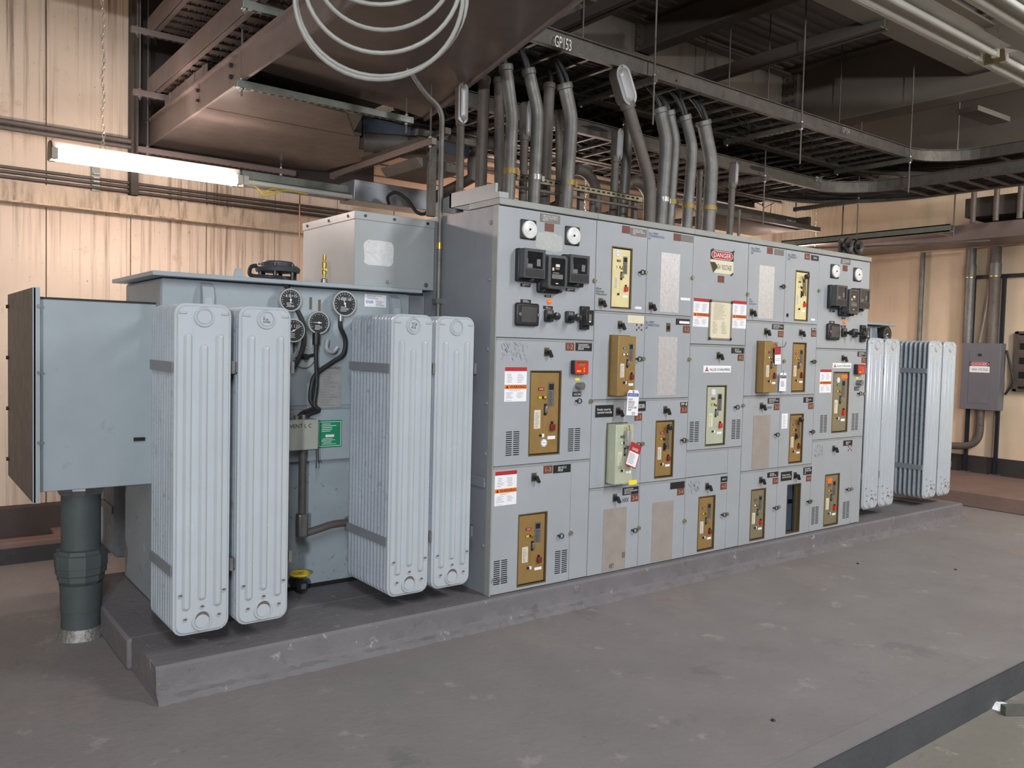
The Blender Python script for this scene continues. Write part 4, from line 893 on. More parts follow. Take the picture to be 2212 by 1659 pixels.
def b2(q, t):
    q('red_border', -.5, .5, -.5, .5, redp, .0014); q('white_field', -.44, .44, -.46, .12, paper, .0017); t('DANGER', 0, .25, .55, .12, white)
    for i in range(7): q('tag_print', -.38, .1+.04*(i % 3), .02-i*.065, .04-i*.065, inkg, .002)
T2, P_ = hangtag('red bordered danger tag hanging tilted from the lower pulled-out breaker', (p.x, p.z), .105, .155, .35, -.125, b2)
lk = M().box(p.x-.045, p.x-.012, -.115, -.085, p.z+.06, p.z+.16); mk(lk, 'padlock', mat('laminated_padlock', S(170,170,166), .4, .4, var=.1), T2, bevel=.004)
mk(M().tube([(p.x-.04,-.10,p.z+.155),(p.x-.035,-.10,p.z+.19),(p.x-.018,-.10,p.z+.19),(p.x-.014,-.10,p.z+.155)], .004, 6), 'shackle', brass, T2)
p = on(1680, 768, 'Y', -.09)
def b3(q, t): q('red_top', -.5, .5, .05, .5, redp); q('fine_print', -.35, .3, -.3, -.28, inkg); q('fine_print', -.35, .35, -.2, -.18, inkg)
T3, P_ = hangtag('slim red and white tag wired between two brass-toned breakers', (p.x, p.z), .075, .135, -.06, -.09, b3)
mk(M().tube([P_(.2,.45,.002), (p.x+.09, -.085, p.z+.07), (p.x+.19, -.03, p.z+.105)], .0025, 5).tube([P_(0,.43,.002), (p.x-.02, -.085, p.z+.085), (p.x-.03, -.08, p.z+.09)], .0025, 5), 'wire', ink, T3)
p = on(1690, 825, 'Y', -.02)
def b4(q, t): q('black_header', -.46, .46, .2, .36, ink); t('NOTICE', 0, .28, .75, .1, white); t('BUS TIE\nDO NOT\nOPERATE', -.05, -.1, .5, .3, inkblue)
T4, P_ = hangtag('white NOTICE tag with black header hung from a door latch', (p.x, p.z), .088, .145, .02, -.024, b4)
mk(M().tube([P_(0,.43,.002), P_(0,.62,.002)], .0015, 5), 'tie', ink, T4)
p = G(O7, 1185, 1048); sn = plate(p, .078, .12, paper, name='taped_note'); mk(para(p.x-.03, p.x+.03, p.z-.05, p.z+.05, 8, -.0036, hgt=.2), 'note_print', inkg, sn, smooth=0)
# bell-like twin horn standing on the right roof corner
b0 = F(1830, 536, .08)
hr = E('roof_horn', (b0.x, .08, 2.497), 'small dark twin-wheel fitting standing on the switchgear roof at right', 'fitting')
mk(M().box(b0.x-.09, b0.x+.09, .09, .11, 2.497, 2.64), 'bracket', traym, hr)
for dx in (-.075, .085): mk(M()._lathe((b0.x+dx, .09, 2.575), (0,-1,0), [(0,.02),(.05,.02),(.05,.062),(.065,.066),(.075,.062),(.07,.04),(.06,.02),(.09,.018)], 22), 'wheel', blackp, hr)
mk(M().cyl((b0.x-.075,.05,2.575), (b0.x+.085,.05,2.575), .014, 10), 'crossbar', blackp, hr)

# scratches left on the doors
def scuffs(o, a, b, wd, ht, n, seed, mt, par):
    rnd = random.Random(seed); m = M(); c = G(o, a, b)
    for i in range(n):
        x, z, L = c.x+rnd.uniform(-.5,.5)*wd, c.z+rnd.uniform(-.5,.5)*ht, rnd.uniform(.006,.022); t = .0008
        m.add([(x,-.0008,z),(x+t*2,-.0008,z+t),(x+L*.6+t,-.0008,z-L),(x+L*.6-t,-.0008,z-L-t)], [(0,3,2,1)])
    mk(m, 'scratches', mt, par, smooth=0, kind='stuff')
scr = mat('dark_scratch', S(84,86,86), .6)
scuffs(O5, 330, 200, .2, .1, 60, 1, scr, S1); scuffs(P1, 150, 1500, .12, .03, 50, 2, scr, S1); scuffs(P4, 100, 500, .12, .08, 40, 3, scr, S3); scuffs(P5, 430, 180, .12, .1, 40, 4, scr, S5); scuffs(O7, 780, 850, .12, .06, 30, 5, mat('pale_scratch', S(196,198,194), .6), S4)
# ------------------------------------------------------------------ lamps
def fixture(x0, x1, y, z, on_, label, chains=(), caps=True, hang=None, group='fluorescent fixtures', wide=False):
    T = E('fluorescent_fixture', ((x0+x1)/2, y, z-.03), label, 'light', group)
    hw = .036 if on_ or not wide else .15
    m = M().poly([(x0,y-.03,z+.085),(x0,y+.03,z+.085),(x0,y+hw,z+.03),(x0,y-hw,z+.03)], (x1-x0,0,0))
    mk(m, 'housing', fixm if on_ or wide else strutm, T)
    for dy in (-.055, .055):
        mk(M().cyl((x0+.03,y+dy,z), (x1-.03,y+dy,z), .019, 14), 'tube', lit if on_ else unlit, T)
        for xe in (x0, x1): mk(M().box(xe-.005 if xe == x0 else xe-.03, xe+.03 if xe == x0 else xe+.005, y+dy-.02, y+dy+.02, z-.024, z+.04), 'lamp_holder', fixm, T)
    if caps: mk(M().poly([(x0-.012,y-.07,z-.02),(x0-.012,y+.07,z-.02),(x0-.012,y+.06,z+.06),(x0-.012,y+.035,z+.09),(x0-.012,y-.035,z+.09),(x0-.012,y-.06,z+.06)], (.012,0,0)), 'end_cap', trimbr, T)
    for cx, top in chains:
        c = M(); zz = z+.09; i = 0
        c.torus((cx,y,zz+.01), (0,1,0), .016, .004, 12, 5); zz += .03
        while zz < top:
            ax = V((1,0,0)) if i % 2 else V((0,1,0)); pts = []
            for k in range(12):
                a = 2*math.pi*k/12; d = V((0,1,0)) if i % 2 else V((1,0,0)); pts.append(V((cx+.006*math.sin(i*.7),y,zz+.010))+d*(.0085*math.cos(a))+V((0,0,.0165*math.sin(a))))
            c.tube(pts, .0027, 5, closed=True); zz += .0265; i += 1
        mk(c, 'chain', rope, T)
    return T
a = on(110, 336, 'Y', 2.1); b = on(515, 388, 'Y', 2.1)
LZ = (a.z+b.z)/2
fixture(a.x, b.x, 2.1, LZ-.01, True, 'lit fluorescent fixture hanging from a chain before the stained wall', chains=((on(222, 320, 'Y', 2.1).x, 4.9),))
c2 = fixture(b.x+.02, b.x+1.28, 2.1, LZ-.01, False, 'unlit fluorescent fixture in line after the glowing one', caps=False)
fixture(b.x+1.30, b.x+2.5, 2.1, LZ-.01, False, 'second unlit fluorescent fixture, over the throat box', caps=False)
fixture(1.75, 2.95, 2.35, 2.78, True, 'lit fluorescent fixture hidden behind the switchgear', chains=((1.9,4.9),(2.8,4.9)), group='fluorescent fixtures behind the switchgear')
fixture(5.9, 7.1, 2.45, 2.80, True, 'lit fluorescent fixture behind the right transformer', chains=((6.0,4.9),(7.0,4.9)), group='fluorescent fixtures behind the switchgear')
flex('wire_loop', [on(545,398,'Y',2.02), on(560,410,'Y',2.0), on(575,424,'Y',2.0), on(600,416,'Y',2.02), on(590,408,'Y',2.02), on(565,418,'Y',2.0), on(620,412,'Y',2.02), on(665,420,'Y',2.04)], .004, yellow, c2)
fixture(1.2, 3.24, -1.24, 3.72, False, 'dusty unlit fluorescent fixture below the beam at upper right', wide=True); fixture(3.36, 5.5, -1.24, 3.72, False, 'second dusty unlit fixture running out of the picture at right', wide=True)
fixture(.6, 3.4, -1.62, 3.76, False, 'dusty unlit fixture nearest the upper right corner', wide=True)
# ------------------------------------------------------------------ brown cable tray and ladder trays on the left
bt = E('cable_tray', (-.5, .8, 3.2), 'wide brown covered cable tray above the left transformer', 'cable tray')
zt = 3.2
def flat(pts, z, t, nm, mt, par): return mk(M().poly([(p[0], p[1], z) for p in pts], (0,0,t)), nm, mt, par)
rp_ = [on(x_, y_, 'Z', zt) for x_, y_ in ((340,316),(520,186),(712,258),(778,288),(748,303),(775,322),(830,336),(702,368),(630,364),(420,340))]
sy = rp_[1].y
i1 = on(470,238,'Z',zt).y
flat([(-1.10, rp_[0].y), (-1.10, i1), (on(770,300,'Z',zt).x, i1-.0), (rp_[5].x, rp_[5].y), (rp_[6].x, rp_[6].y), (rp_[7].x, rp_[7].y), (rp_[8].x, rp_[8].y), (rp_[9].x, rp_[9].y)], zt, .01, 'bottom_cover', coverm, bt)
flat([(-1.10, i1-.012), (-1.10, sy), (on(712,262,'Z',zt).x, sy+.1), (on(770,292,'Z',zt).x, i1-.012)], zt, .01, 'bottom_cover', coverm, bt)
e0, e1 = on(915, 255, 'Z', 3.32), on(1240, 0, 'Z', 3.32); dd = (e1-e0); e2 = e0+dd*1.6
flat([(-1.09, sy-.02), (-1.09, -3.0), (e2.x, e2.y), (e0.x, e0.y), (e0.x-.25, sy+.15)], 3.32, .01, 'bottom_cover', coverm, bt)
mk(M().box(-1.115, -1.095, -3.0, rp_[0].y+.03, zt-.01, 3.36).box(-1.145, -1.095, -3.0, rp_[0].y+.03, 3.36, 3.372), 'side_rail', brownm, bt)
mk(M().poly([(e0.x,e0.y,3.30),(e2.x,e2.y,3.30),(e2.x,e2.y,3.44),(e0.x,e0.y,3.44)], (.02,.0,0)), 'side_rail', brownm, bt)
mk(M().poly([(on(712,260,'Z',zt).x, sy+.1, zt+.005), (on(780,253,'Z',zt).x, sy+.1, zt+.005), (on(780,288,'Z',zt).x, i1+.05, zt+.005)], (0,0,.06)), 'corner_flap', strutm, bt)
mk(M().box(-1.09, .0, 1.15, 3.15, 3.33, 3.37), 'cable_bed', dustc, bt)
ext = M().box(-1.13, -1.12, 1.75, 2.75, 3.372, 3.45)
for yy in (1.8, 2.0, 2.2, 2.4, 2.6): ext.box(-1.138, -1.13, yy-.008, yy+.008, 3.372, 3.45)
mk(ext, 'rail_extension', brownm, bt)
for yy, zz in ((1.95,3.25),(1.95,3.32),(1.28,3.25),(1.28,3.32)): mk(M().cyl((-1.117,yy,zz), (-1.135,yy,zz), .014, 8), 'bolt', blackp, bt)
def ragged(x0, x1, y, z, seed):
    rnd = random.Random(seed); m = M().box(x0, x1, y-.03, y+.03, z, z+.02); xx = x0
    while xx < x1-.015:
        w_ = rnd.uniform(.010,.026); h_ = rnd.uniform(.012,.05); m.poly([(xx,y+.028,z),(xx+w_,y+.028,z),(xx+w_*rnd.uniform(.3,.7),y+.028+h_,z-.006)], (0,0,.006)); xx += w_*.9
    return m
for x0, x1, z_, lb in ((-1.19, -.42, 3.49, 'open ladder tray with dust-toothed rungs above the brown tray'), (-1.19, -.42, 3.95, 'uppermost ladder tray with dust-toothed rungs at the top left')):
    T = E('ladder_tray', ((x0+x1)/2, 1.0, z_), lb, 'cable tray', 'ladder trays at upper left')
    for xr, s_ in ((x0, 1), (x1, -1)): mk(M().box(xr-.005, xr+.005, .2, 3.0, z_, z_+.14).box(min(xr, xr+s_*.04), max(xr, xr+s_*.04), .2, 3.0, z_, z_+.008).box(min(xr, xr+s_*.03), max(xr, xr+s_*.03), .2, 3.0, z_+.132, z_+.14), 'side_rail', brownm, T)
    src = []
    for k in range(20):
        y_ = .25+k*.14
        if k < 5: src.append(mk(ragged(x0+.008, x1-.008, y_, z_+.012, k), 'rung', teeth, T, smooth=0))
        else: twin(src[k % 5], T, (ORG[src[k % 5]].x, y_+(ORG[src[k % 5]].y-(.25+(k % 5)*.14)), ORG[src[k % 5]].z))
    mk(M().box(x0+.01, x1-.01, .2, 3.0, z_+.07, z_+.12), 'cable_bed', dustc, T)
# supports: strut with rods
def hanger(label, p0, p1, rods, ztop=4.9, w_=.041, mt=strutm, group='strut hangers under the trays'):
    T = E('strut_hanger', ((p0[0]+p1[0])/2, (p0[1]+p1[1])/2, p0[2]), label, 'strut', group)
    s = mk(M().bar(p0, p1, w_, .045), 'strut', mt, T, bevel=.003)
    d = (V(p1)-V(p0)); Lh = d.length; d.normalize(); m = M(); t_ = .06
    while t_ < Lh-.06: m.bar(V(p0)+d*t_-V((0,0,.0232)), V(p0)+d*(t_+.028)-V((0,0,.0232)), .014, .002); t_ += .051
    mk(m, 'strut_slots', dark, s, smooth=0, kind='stuff')
    for f_, zlo in rods:
        p = V(p0)+(V(p1)-V(p0))*f_
        mk(M().cyl((p.x,p.y,p.z-zlo), (p.x,p.y,ztop), .0065, 8), 'threaded_rod', galvd, T)
        for dz in (-.035, .023): mk(M().cyl((p.x,p.y,p.z+dz), (p.x,p.y,p.z+dz+.012), .014, 6), 'nut', steel, T)
    return T
q0, q1 = on(520,182,'Z',3.17), on(882,262,'Z',3.17)
hanger('galvanized strut under the brown tray, near the coil of cable', (q0.x-.03, q0.y, 3.17), (q1.x+.02, q0.y, 3.17), ((.03,.07),(.96,.09)))
q0, q1 = on(296,322,'Z',3.13), on(630,378,'Z',3.13)
hanger('brown strut across the back end of the brown tray', (q0.x, q0.y, 3.13), (q1.x, q0.y, 3.13), ((.06,.05),(.9,.12)), mt=brownm)
q0 = on(297,200,'Z',3.465); hanger('short strut under the ladder tray below the rod', (q0.x-.03, q0.y, 3.465), (-.4, q0.y, 3.465), ((.05,.05),), mt=brownm)
q0 = on(292,64,'Z',3.925); hanger('short strut under the uppermost ladder tray', (q0.x-.03, q0.y, 3.925), (-.4, q0.y, 3.925), ((.05,.05),), mt=brownm)
q0 = on(522,8,'Z',3.465); hanger('strut under the ladder tray beside the coil of cable', (q0.x, q0.y, 3.465), (-.35, q0.y, 3.465), ((.02,.05),), mt=strutm)
q0, q1 = on(712,380,'Z',2.95), on(940,307,'Z',2.95); xm = (q0.x+q1.x)/2
hanger('rust brown strut reaching back over the throat box', (xm, q0.y, 2.95), (xm, q1.y-.02, 2.95), ((.97,.12),), mt=brownm)
mk(M().box(xm-.02, xm+.5, q1.y+.15, q1.y+.19, 3.02, 3.06).box(xm+.1, xm+.14, q1.y, q1.y+1.2, 3.02, 3.06), 'strut_cross', traym, label='dark strut crosspiece above the throat box', cat='strut')
dA, dB = on(785,268,'Y',1.9), on(1015,312,'Y',1.9); dk = M().box(dA.x, dB.x, 1.9, 1.93, dA.z-.10, dA.z+.06).box(dA.x, dB.x, 1.93, 2.3, dA.z-.10, dA.z-.08); mk(dk, 'cable_duct', mat('blue_grey_duct', S(70,78,90), .6, var=.1), label='blue-grey duct side behind the conduit elbow', cat='duct')
mk(M().tube([(.0,1.7,3.12),(.3,1.55,3.12),(.5,1.5,3.14)], .07, 14), 'insulated_pipe', galvd, label='fat dusty pipe above the rust brown strut', cat='pipe')
wy = [on(765,395,'Y',2.0), on(960,440,'Y',2.0)]
mk(M().box(wy[0].x, wy[0].x+1.15, 2.0, 2.25, wy[0].z-.13, wy[0].z+.03), 'wireway', mat('bright_galvanized_duct', S(150,156,162), .3, .7, var=.15, vs=6), label='bright galvanized wireway behind the unlit fixture', cat='duct', bevel=.004)
vs_ = on(934, 400, 'Y', .95); mk(M().box(vs_.x-.032, vs_.x+.032, .95, .975, on(935,468,'Y',.95).z, on(930,305,'Y',.95).z), 'vertical_strut', traym, label='flat grey upright beside the vertical conduit', cat='strut', bevel=.004)
mk(M().poly([(.03,1.0,2.90),(.32,1.0,2.90),(.40,1.0,2.84),(.08,1.0,2.84)], (0,.5,0)), 'duct_hood', galvd, label='dusty duct bottom behind the vertical conduit', cat='duct')
flex('power_cord', [on(840,440,'Y',1.9), on(838,425,'Y',1.85), on(855,416,'Y',1.8), on(880,432,'Y',1.75), on(900,458,'Y',1.7), on(918,462,'Y',1.68), on(926,450,'Y',1.66)], .013, cablem, c2)
# ------------------------------------------------------------------ steel upright and conduits on the back wall
x0, x1 = on(283,150,'Y',3.3).x, on(299,150,'Y',3.3).x
mk(M().box(x0, x1, 3.28, 3.395, 2.78, ZC-.01).box(x0+.02, x1-.02, 3.2, 3.28, 3.1, ZC-.01), 'wall_column', darkst, label='dark steel upright on the stained wall', cat='column')
for i, (y0, r_, lb) in enumerate(((259,.020,'upper fat conduit along the stained wall'), (273,.018,'second fat conduit along the stained wall'))):
    z_ = on(0,y0,'Y',3.28).z; mk(M().cyl((-4,3.3,z_), (on(298,310,'Y',3.28).x,3.3,z_-.0), r_, 14), 'wall_conduit', galvd, label=lb, cat='conduit', group='conduits on the back wall')
for i, (y0, lb) in enumerate(((358,'top thin conduit of the lower group on the wall'), (368,'middle thin conduit of the lower group on the wall'), (379,'bottom thin conduit of the lower group on the wall'))):
    z_ = on(0,y0,'Y',3.34).z; mk(M().cyl((-4,3.35,z_), (2.5,3.35,z_), .011, 10), 'wall_conduit', galvd, label=lb, cat='conduit', group='conduits on the back wall')
cs = on(207,385,'Y',3.36); cb = mk(M().box(cs.x-.03, cs.x+.03, 3.365, 3.4, cs.z-.10, cs.z+.09), 'conduit_strut', strutm, label='short strut clamping the thin conduits on the wall', cat='strut')
for z_ in (-.03, .0, .03): mk(M().box(cs.x-.022, cs.x+.022, 3.33, 3.37, cs.z+z_-.004, cs.z+z_+.006), 'clamp', steel, cb)
bl = on(607,430,'Y',3.0); mk(M().tube([(bl.x,2.6,2.95),(bl.x,2.6,2.15)], .006, 8), 'copper_line', mat('copper_tube', S(170,120,86), .4, .7, var=.1), TL)
for y0, lb in ((330,'low grey pipe group behind the conduits'), (395,'lit horizontal conduit behind the switchgear'), (370,'second lit conduit behind the switchgear')):
    p = on(1200,y0,'Y',3.25); mk(M().cyl((.6,3.3,p.z), (6.5,3.3,p.z), .018, 10), 'wall_conduit', galvd, label=lb, cat='conduit', group='conduits on the back wall')
ab = E('wall_boards', (2.5, 3.2, 3.0), 'row of tan horizontal boards on the wall behind the conduits', 'boards')
for i in range(5): mk(M().box(.4, 5.2, 3.36, 3.395, 3.04+i*.115, 3.04+i*.115+.10), 'board', mat('tan_board', S(205,172,144), .6, var=.08, vs=4), ab)
# ------------------------------------------------------------------ conduits standing on the switchgear roof
CG = 'conduits rising from the switchgear roof'
def bend(pts, rad=.16, n=7):
    P = [V(p) for p in pts]; Q = [P[0]]
    for i in range(1, len(P)-1):
        a, b, c = P[i-1], P[i], P[i+1]; u = (a-b); v = (c-b); t = min(rad, u.length*.45, v.length*.45); A = b+u.normalized()*t; B = b+v.normalized()*t
        for k in range(n+1):
            s = k/n; Q.append(A*(1-s)**2+b*2*s*(1-s)+B*s*s)
    Q.append(P[-1]); return Q
def conduit(label, px, wpx, Y, mt=galv, clamp=None, open_=True, cables=0, body=None):
    """px: pixel path from top to bottom in the plane at depth Y; foot drops to the roof"""
    P = [on(a, b, 'Y', Y) for a, b in px]; dist = (P[-1]-CAM).dot(_f); r = wpx/2*dist/FPX
    foot = V((P[-1].x, Y, 2.46)); P = P[::-1]; P = [foot]+[p for p in P if p.z > 2.6]
    T = E('conduit', foot, label, 'conduit', CG); Q = bend(P, .2)
    half = len(Q)//2
    mk(M().tube(Q, r, 18), 'pipe', mt, T)
    top = Q[-1]; d = (Q[-1]-Q[-2]).normalized()
    if body is None:
        mk(M().tube([top-d*.035, top-d*.03, top-d*.005, top+d*.006], [r*1.02, r*1.16, r*1.16, r*1.08], 18), 'bushing', mt, T)
    if clamp:
        c = on(*clamp, 'Y', Y); cl = M().cyl((c.x,Y,c.z-.018), (c.x,Y,c.z+.018), r+.006, 18).box(c.x+r-.005, c.x+r+.03, Y-.012, Y+.012, c.z-.018, c.z+.018)
        mk(cl, 'pipe_clamp', mat('dull_yellow_zinc', S(150,128,74), .5, .4, var=.15) if random.random() < .7 else steel, T)
    if body:
        # oval access fitting: body, raised cover with rim and screws
        bw, bh, tl = body; ax = d; nrm = V((0,-1,0)); nrm = (nrm-ax*nrm.dot(ax)).normalized(); sd = ax.cross(nrm)
        if tl: nrm = (nrm*math.cos(tl)+sd*math.sin(tl)).normalized(); sd = ax.cross(nrm)
        c0 = top+ax*(bh*.5); cap = lambda w_, h_, n0: [c0+sd*a+ax*b+nrm*n0 for a, b in rrect(w_, h_, w_*.499, 7)]
        m = M().loft([cap(bw*.8,bh*.94,-r*1.1), cap(bw,bh,-r*.6), cap(bw,bh,r*.9)]); m.tube([top-ax*.02, top+ax*.03], r*1.25, 16); b_ = mk(m, 'conduit_body', mt, T)
        al = mat('cast_aluminium', S(165,165,168), .4, .3, var=.08, vs=14)
        mk(M().loft([cap(bw*1.08,bh*1.04,r*.9), cap(bw*1.08,bh*1.04,r*.9+.008), cap(bw*.86,bh*.92,r*.9+.010), cap(bw*.78,bh*.88,r*.9+.006), cap(bw*.70,bh*.82,r*.9+.016), cap(bw*.3,bh*.6,r*.9+.020)]), 'body_cover', al, b_, smooth=50)
        for s_ in (-1,1): mk(M().cyl(c0+ax*s_*bh*.475+nrm*(r*.9+.006), c0+ax*s_*bh*.475+nrm*(r*.9+.014), .005, 8), 'cover_screw', blackp, b_)
    for k in range(cables):
        a = random.uniform(-1,1)*r*.5; b = random.uniform(-1,1)*r*.5; rr = r*random.uniform(.28,.42); s = V((a,b,0))
        e = V((top.x+random.uniform(-.25,-.02), min(Y+.25, .9)+random.uniform(-.08,.08), 3.66+random.uniform(0,.03)))
        Q2 = [top-d*.05+s, top+d*.06+s, top+d*.10+(e-top)*.35+s*.7+V((0,0,.03)), e]
        flex('cable', Q2, rr, cablem, T)
    return T
conduit('slim conduit with an oval fitting at the far left of the roof', ((995,266),(993,420)), 17, .60, galvd, body=(.066,.245,0))
conduit('straight open-topped conduit, first of the large ones from the left', ((1046,168),(1038,427)), 25, .66, galvd)
conduit('bent conduit with black cables, before the straight pair at left', ((1092,142),(1107,255),(1104,300),(1097,430)), 28, .46, clamp=(1102,371), cables=2)
conduit('straight conduit half hidden behind the first bent one', ((1078,170),(1079,430)), 22, .80, galvd)
conduit('second bent conduit from the left, leaning towards the tray', ((1141,150),(1162,240),(1160,290),(1151,440)), 27, .46, clamp=(1156,384), cables=2)
conduit('short conduit with an oval fitting between two bent conduits', ((1133,298),(1129,435)), 18, .72, galvd, body=(.072,.25,.55))
conduit('straight conduit with thick cables right of the second bent one', ((1187,182),(1176,442)), 24, .72, galvd, cables=2)
conduit('third bent conduit from the left, widest of its group', ((1219,182),(1234,255),(1232,300),(1221,446)), 30, .48, clamp=(1227,396), cables=3)
conduit('straight dark conduit hidden behind the third bent conduit', ((1208,240),(1210,446)), 18, .95, galvd)
conduit('short conduit stub in the middle of the roof', ((1281,418),(1279,458)), 14, .7, galvd)
conduit('slim conduit with an oval fitting facing right, mid roof', ((1330,345),(1323,468)), 17, .78, galvd, body=(.072,.23,.25))
conduit('straight conduit behind the strongly leaning one', ((1358,262),(1345,468)), 22, .88, galv)
conduit('strongly leaning conduit topped by a large shiny oval fitting', ((1356,228),(1390,345),(1405,398),(1403,478)), 26, .38, galvd, body=(.13,.27,0))
conduit('bent conduit right of the hanger rod, first of four', ((1425,234),(1439,300),(1438,330),(1427,480)), 27, .46, clamp=(1432,432), cables=2)
conduit('bent conduit right of the hanger rod, second of four', ((1446,240),(1460,303),(1458,330),(1446,483)), 21, .57, clamp=(1451,437), cables=2)
conduit('bent conduit right of the hanger rod, third of four', ((1480,250),(1496,318),(1494,350),(1483,490)), 23, .48, clamp=(1487,446), cables=2)
conduit('short conduit stub behind the third bent one', ((1512,372),(1508,490)), 13, .95, galvd)
conduit('widest bent conduit right of the hanger rod, last of four', ((1519,262),(1537,350),(1536,390),(1529,500)), 29, .48, clamp=(1532,450), cables=2)
conduit('slim conduit with an oval fitting, last on the roof at right', ((1582,402),(1576,505)), 14, .60, galvd, body=(.062,.2,.5))
conduit('very thin conduit at the right of the roof', ((1597,455),(1595,508)), 6, .65, galvd)
for i, (cx_, cy_, R_, Y_, lb) in enumerate(((1062,362,.17,1.25,'arched dark conduit behind the first large conduits'), (1250,420,.20,1.25,'arched conduit in the middle behind the roof conduits'), (1372,435,.17,1.25,'arched conduit behind the leaning conduit'))):
    p = on(cx_, cy_, 'Y', Y_); pts = [V((p.x+R_, Y_, 2.46))]+[V((p.x+R_*math.cos(a), Y_, p.z+R_*math.sin(a))) for a in [math.pi*k/12 for k in range(13)]]+[V((p.x-R_, Y_, p.z-.1)), V((p.x-R_-.05, Y_+.5, p.z-.2))]
    mk(M().tube(pts, .045, 14), 'arched_conduit', galvd, label=lb, cat='conduit', group='arched conduits behind the roof')
p0_, p1_ = on(1112,378,'Y',.56), on(1392,437,'Y',.56); zz = (p0_.z+p1_.z)/2
rk = E('pipe_rack', ((p0_.x+p1_.x)/2, .53, 2.46), 'yellowish strut rack tying the roof conduits together', 'strut')
mk(M().box(p0_.x, 1.74, .535, .565, zz-.02, zz+.02).box(p0_.x, 1.74, .535, .58, zz+.016, zz+.02), 'rack_strut', mat('yellowish_zinc_strut', S(128,122,98), .4, .6, var=.12, vs=20), rk)
mk(M().box(p0_.x, 1.74, .535, .55, zz-.075, zz-.06), 'rack_strut', galvd, rk)
m = M(); xx = p0_.x+.03
while xx < 1.7: m.box(xx, xx+.028, .5342, .535, zz-.006, zz+.006); xx += .05
mk(m, 'strut_slots', dark, rk, smooth=0, kind='stuff')
for xx in (1.15, 1.70): mk(M().box(xx-.02, xx+.02, .567, .6, 2.46, zz), 'rack_leg', galvd, rk)
# conduit elbow running up beside the throat box
el = E('elbow_conduit', (-.03, .60, 1.75), 'long conduit with an elbow rising in front of the throat box', 'conduit')
mk(M().tube(bend([(-.02,.60,1.70), (-.02,.60,3.12), (-.16,.60,3.20), (-.27,.60,3.33)], .14), .0165, 14), 'pipe', galv, el)
mk(M().box(-.05, .0, .575, .625, 1.90, 1.93).box(-.02, .08, .60, .612, 1.89, 1.94), 'clamp', steel, el)
mk(M().cyl((-.02,.60,2.245), (-.02,.60,2.285), .0205, 12), 'coupling', brass, el)
# ------------------------------------------------------------------ overhead cable trays along the switchgear
def tray(label, y0, y1, z, h, xs, xb, ymin, rungs, seed, text=(), mt=traym, straight=False):
    T = E('cable_tray', (xs+1, y0, z), label, 'cable tray', 'ladder trays above the switchgear')
    rad = .55
    def run(y, rr): return [(xs, y), (xb, y)] if straight else [(xs, y), (xb, y)]+[(xb+rr*math.sin(a), (y0-rad)+rr*math.cos(a)) for a in [math.pi/2*k/10 for k in range(1,11)]]+[(xb+rr, ymin)]
    for y, rr in ((y0, rad), (y1, rad+y1-y0)):
        pts = run(y, rr); m = M()
        for a, b in zip(pts[:-1], pts[1:]):
            m.bar((a[0],a[1],z+h/2), (b[0],b[1],z+h/2), .008, h)
            m.bar((a[0],a[1],z+.004), (b[0],b[1],z+.004), .05, .006); m.bar((a[0],a[1],z+h-.004), (b[0],b[1],z+h-.004), .05, .006)
        mk(m, 'side_rail', mt, T)
    x = xs+.08; src = None
    while x < xb:
        if src is None: src = mk(M().box(x-.014, x+.014, y0, y1, z+.008, z+.028), 'rung', mt, T)
        else: twin(src, T, (x, ORG[src].y, ORG[src].z))
        x += rungs
    y = y0-rad-.05; xi, xo = xb+rad, xb+rad+y1-y0; src = None
    while y > ymin and not straight:
        if src is None: src = mk(M().box(xi, xo, y-.014, y+.014, z+.008, z+.028), 'rung', mt, T)
        else: twin(src, T, (ORG[src].x, y, ORG[src].z))
        y -= rungs
    rnd = random.Random(seed)
    for k in range(13):
        off = .04+(y1-y0-.08)*k/12; rr = rnd.uniform(.016,.030); pts = []
        base = run(y0+off, rad+off); fine = []
        for a, b in zip(base[:-1], base[1:]):
            n = max(int(math.hypot(b[0]-a[0], b[1]-a[1])/.18), 1)
            for i in range(n): fine.append((a[0]+(b[0]-a[0])*i/n, a[1]+(b[1]-a[1])*i/n))
        for a in fine: pts.append((a[0]+rnd.uniform(-.012,.012), a[1]+rnd.uniform(-.03,.03), z+.03+rr+rnd.uniform(-.008,.02)))
        mk(M().tube(pts, rr, 7), 'tray_cable', dustc, T)
    mk(M().box(xs, xb, y0+.01, y1-.01, z+.075, z+.095), 'cable_bed', dustc, T)
    # dust-covered stray strands hanging between rungs
    m = M()
    for k in range(60):
        x = rnd.uniform(xs, xb); y = rnd.uniform(y0+.03, y1-.03); m.tube([(x,y,z+.03), (x+rnd.uniform(-.1,.1), y+rnd.uniform(-.1,.1), z-rnd.uniform(-.005,.03)), (x+rnd.uniform(-.25,.25), y+rnd.uniform(-.15,.15), z+.04)], .005, 4)
    tags(mk(m, 'dust_strands', dustc, T), kind='stuff')
    for s_, px, py, wd, ht in text:
        p = on(px, py, 'Y', y0-.006); txt(s_, (p.x, y0-.005, p.z), wd, ht, white if s_ == 'GP153' else mat('faded_stencil', S(150,146,138), .6), T, name='stencil', off=.022)
    return T
z1 = (on(1150,88,'Y',.36).z+on(1722,269,'Y',.36).z)/2
tray('upper ladder tray stencilled GP153 full of dusty black cables', .36, 1.02, z1, .115, .02, 5.25, -2.6, .23, 3, (('GP153',1212,95,.145,.075),('GP154',1823,283,.12,.05)))
z2 = on(1560,362,'Y',1.15).z
tray('lower ladder tray behind the leaning conduit, dusty cables inside', 1.15, 1.80, z2, .115, .35, 4.95, -2.2, .20, 5, (('GP165',1765,388,.12,.05),))
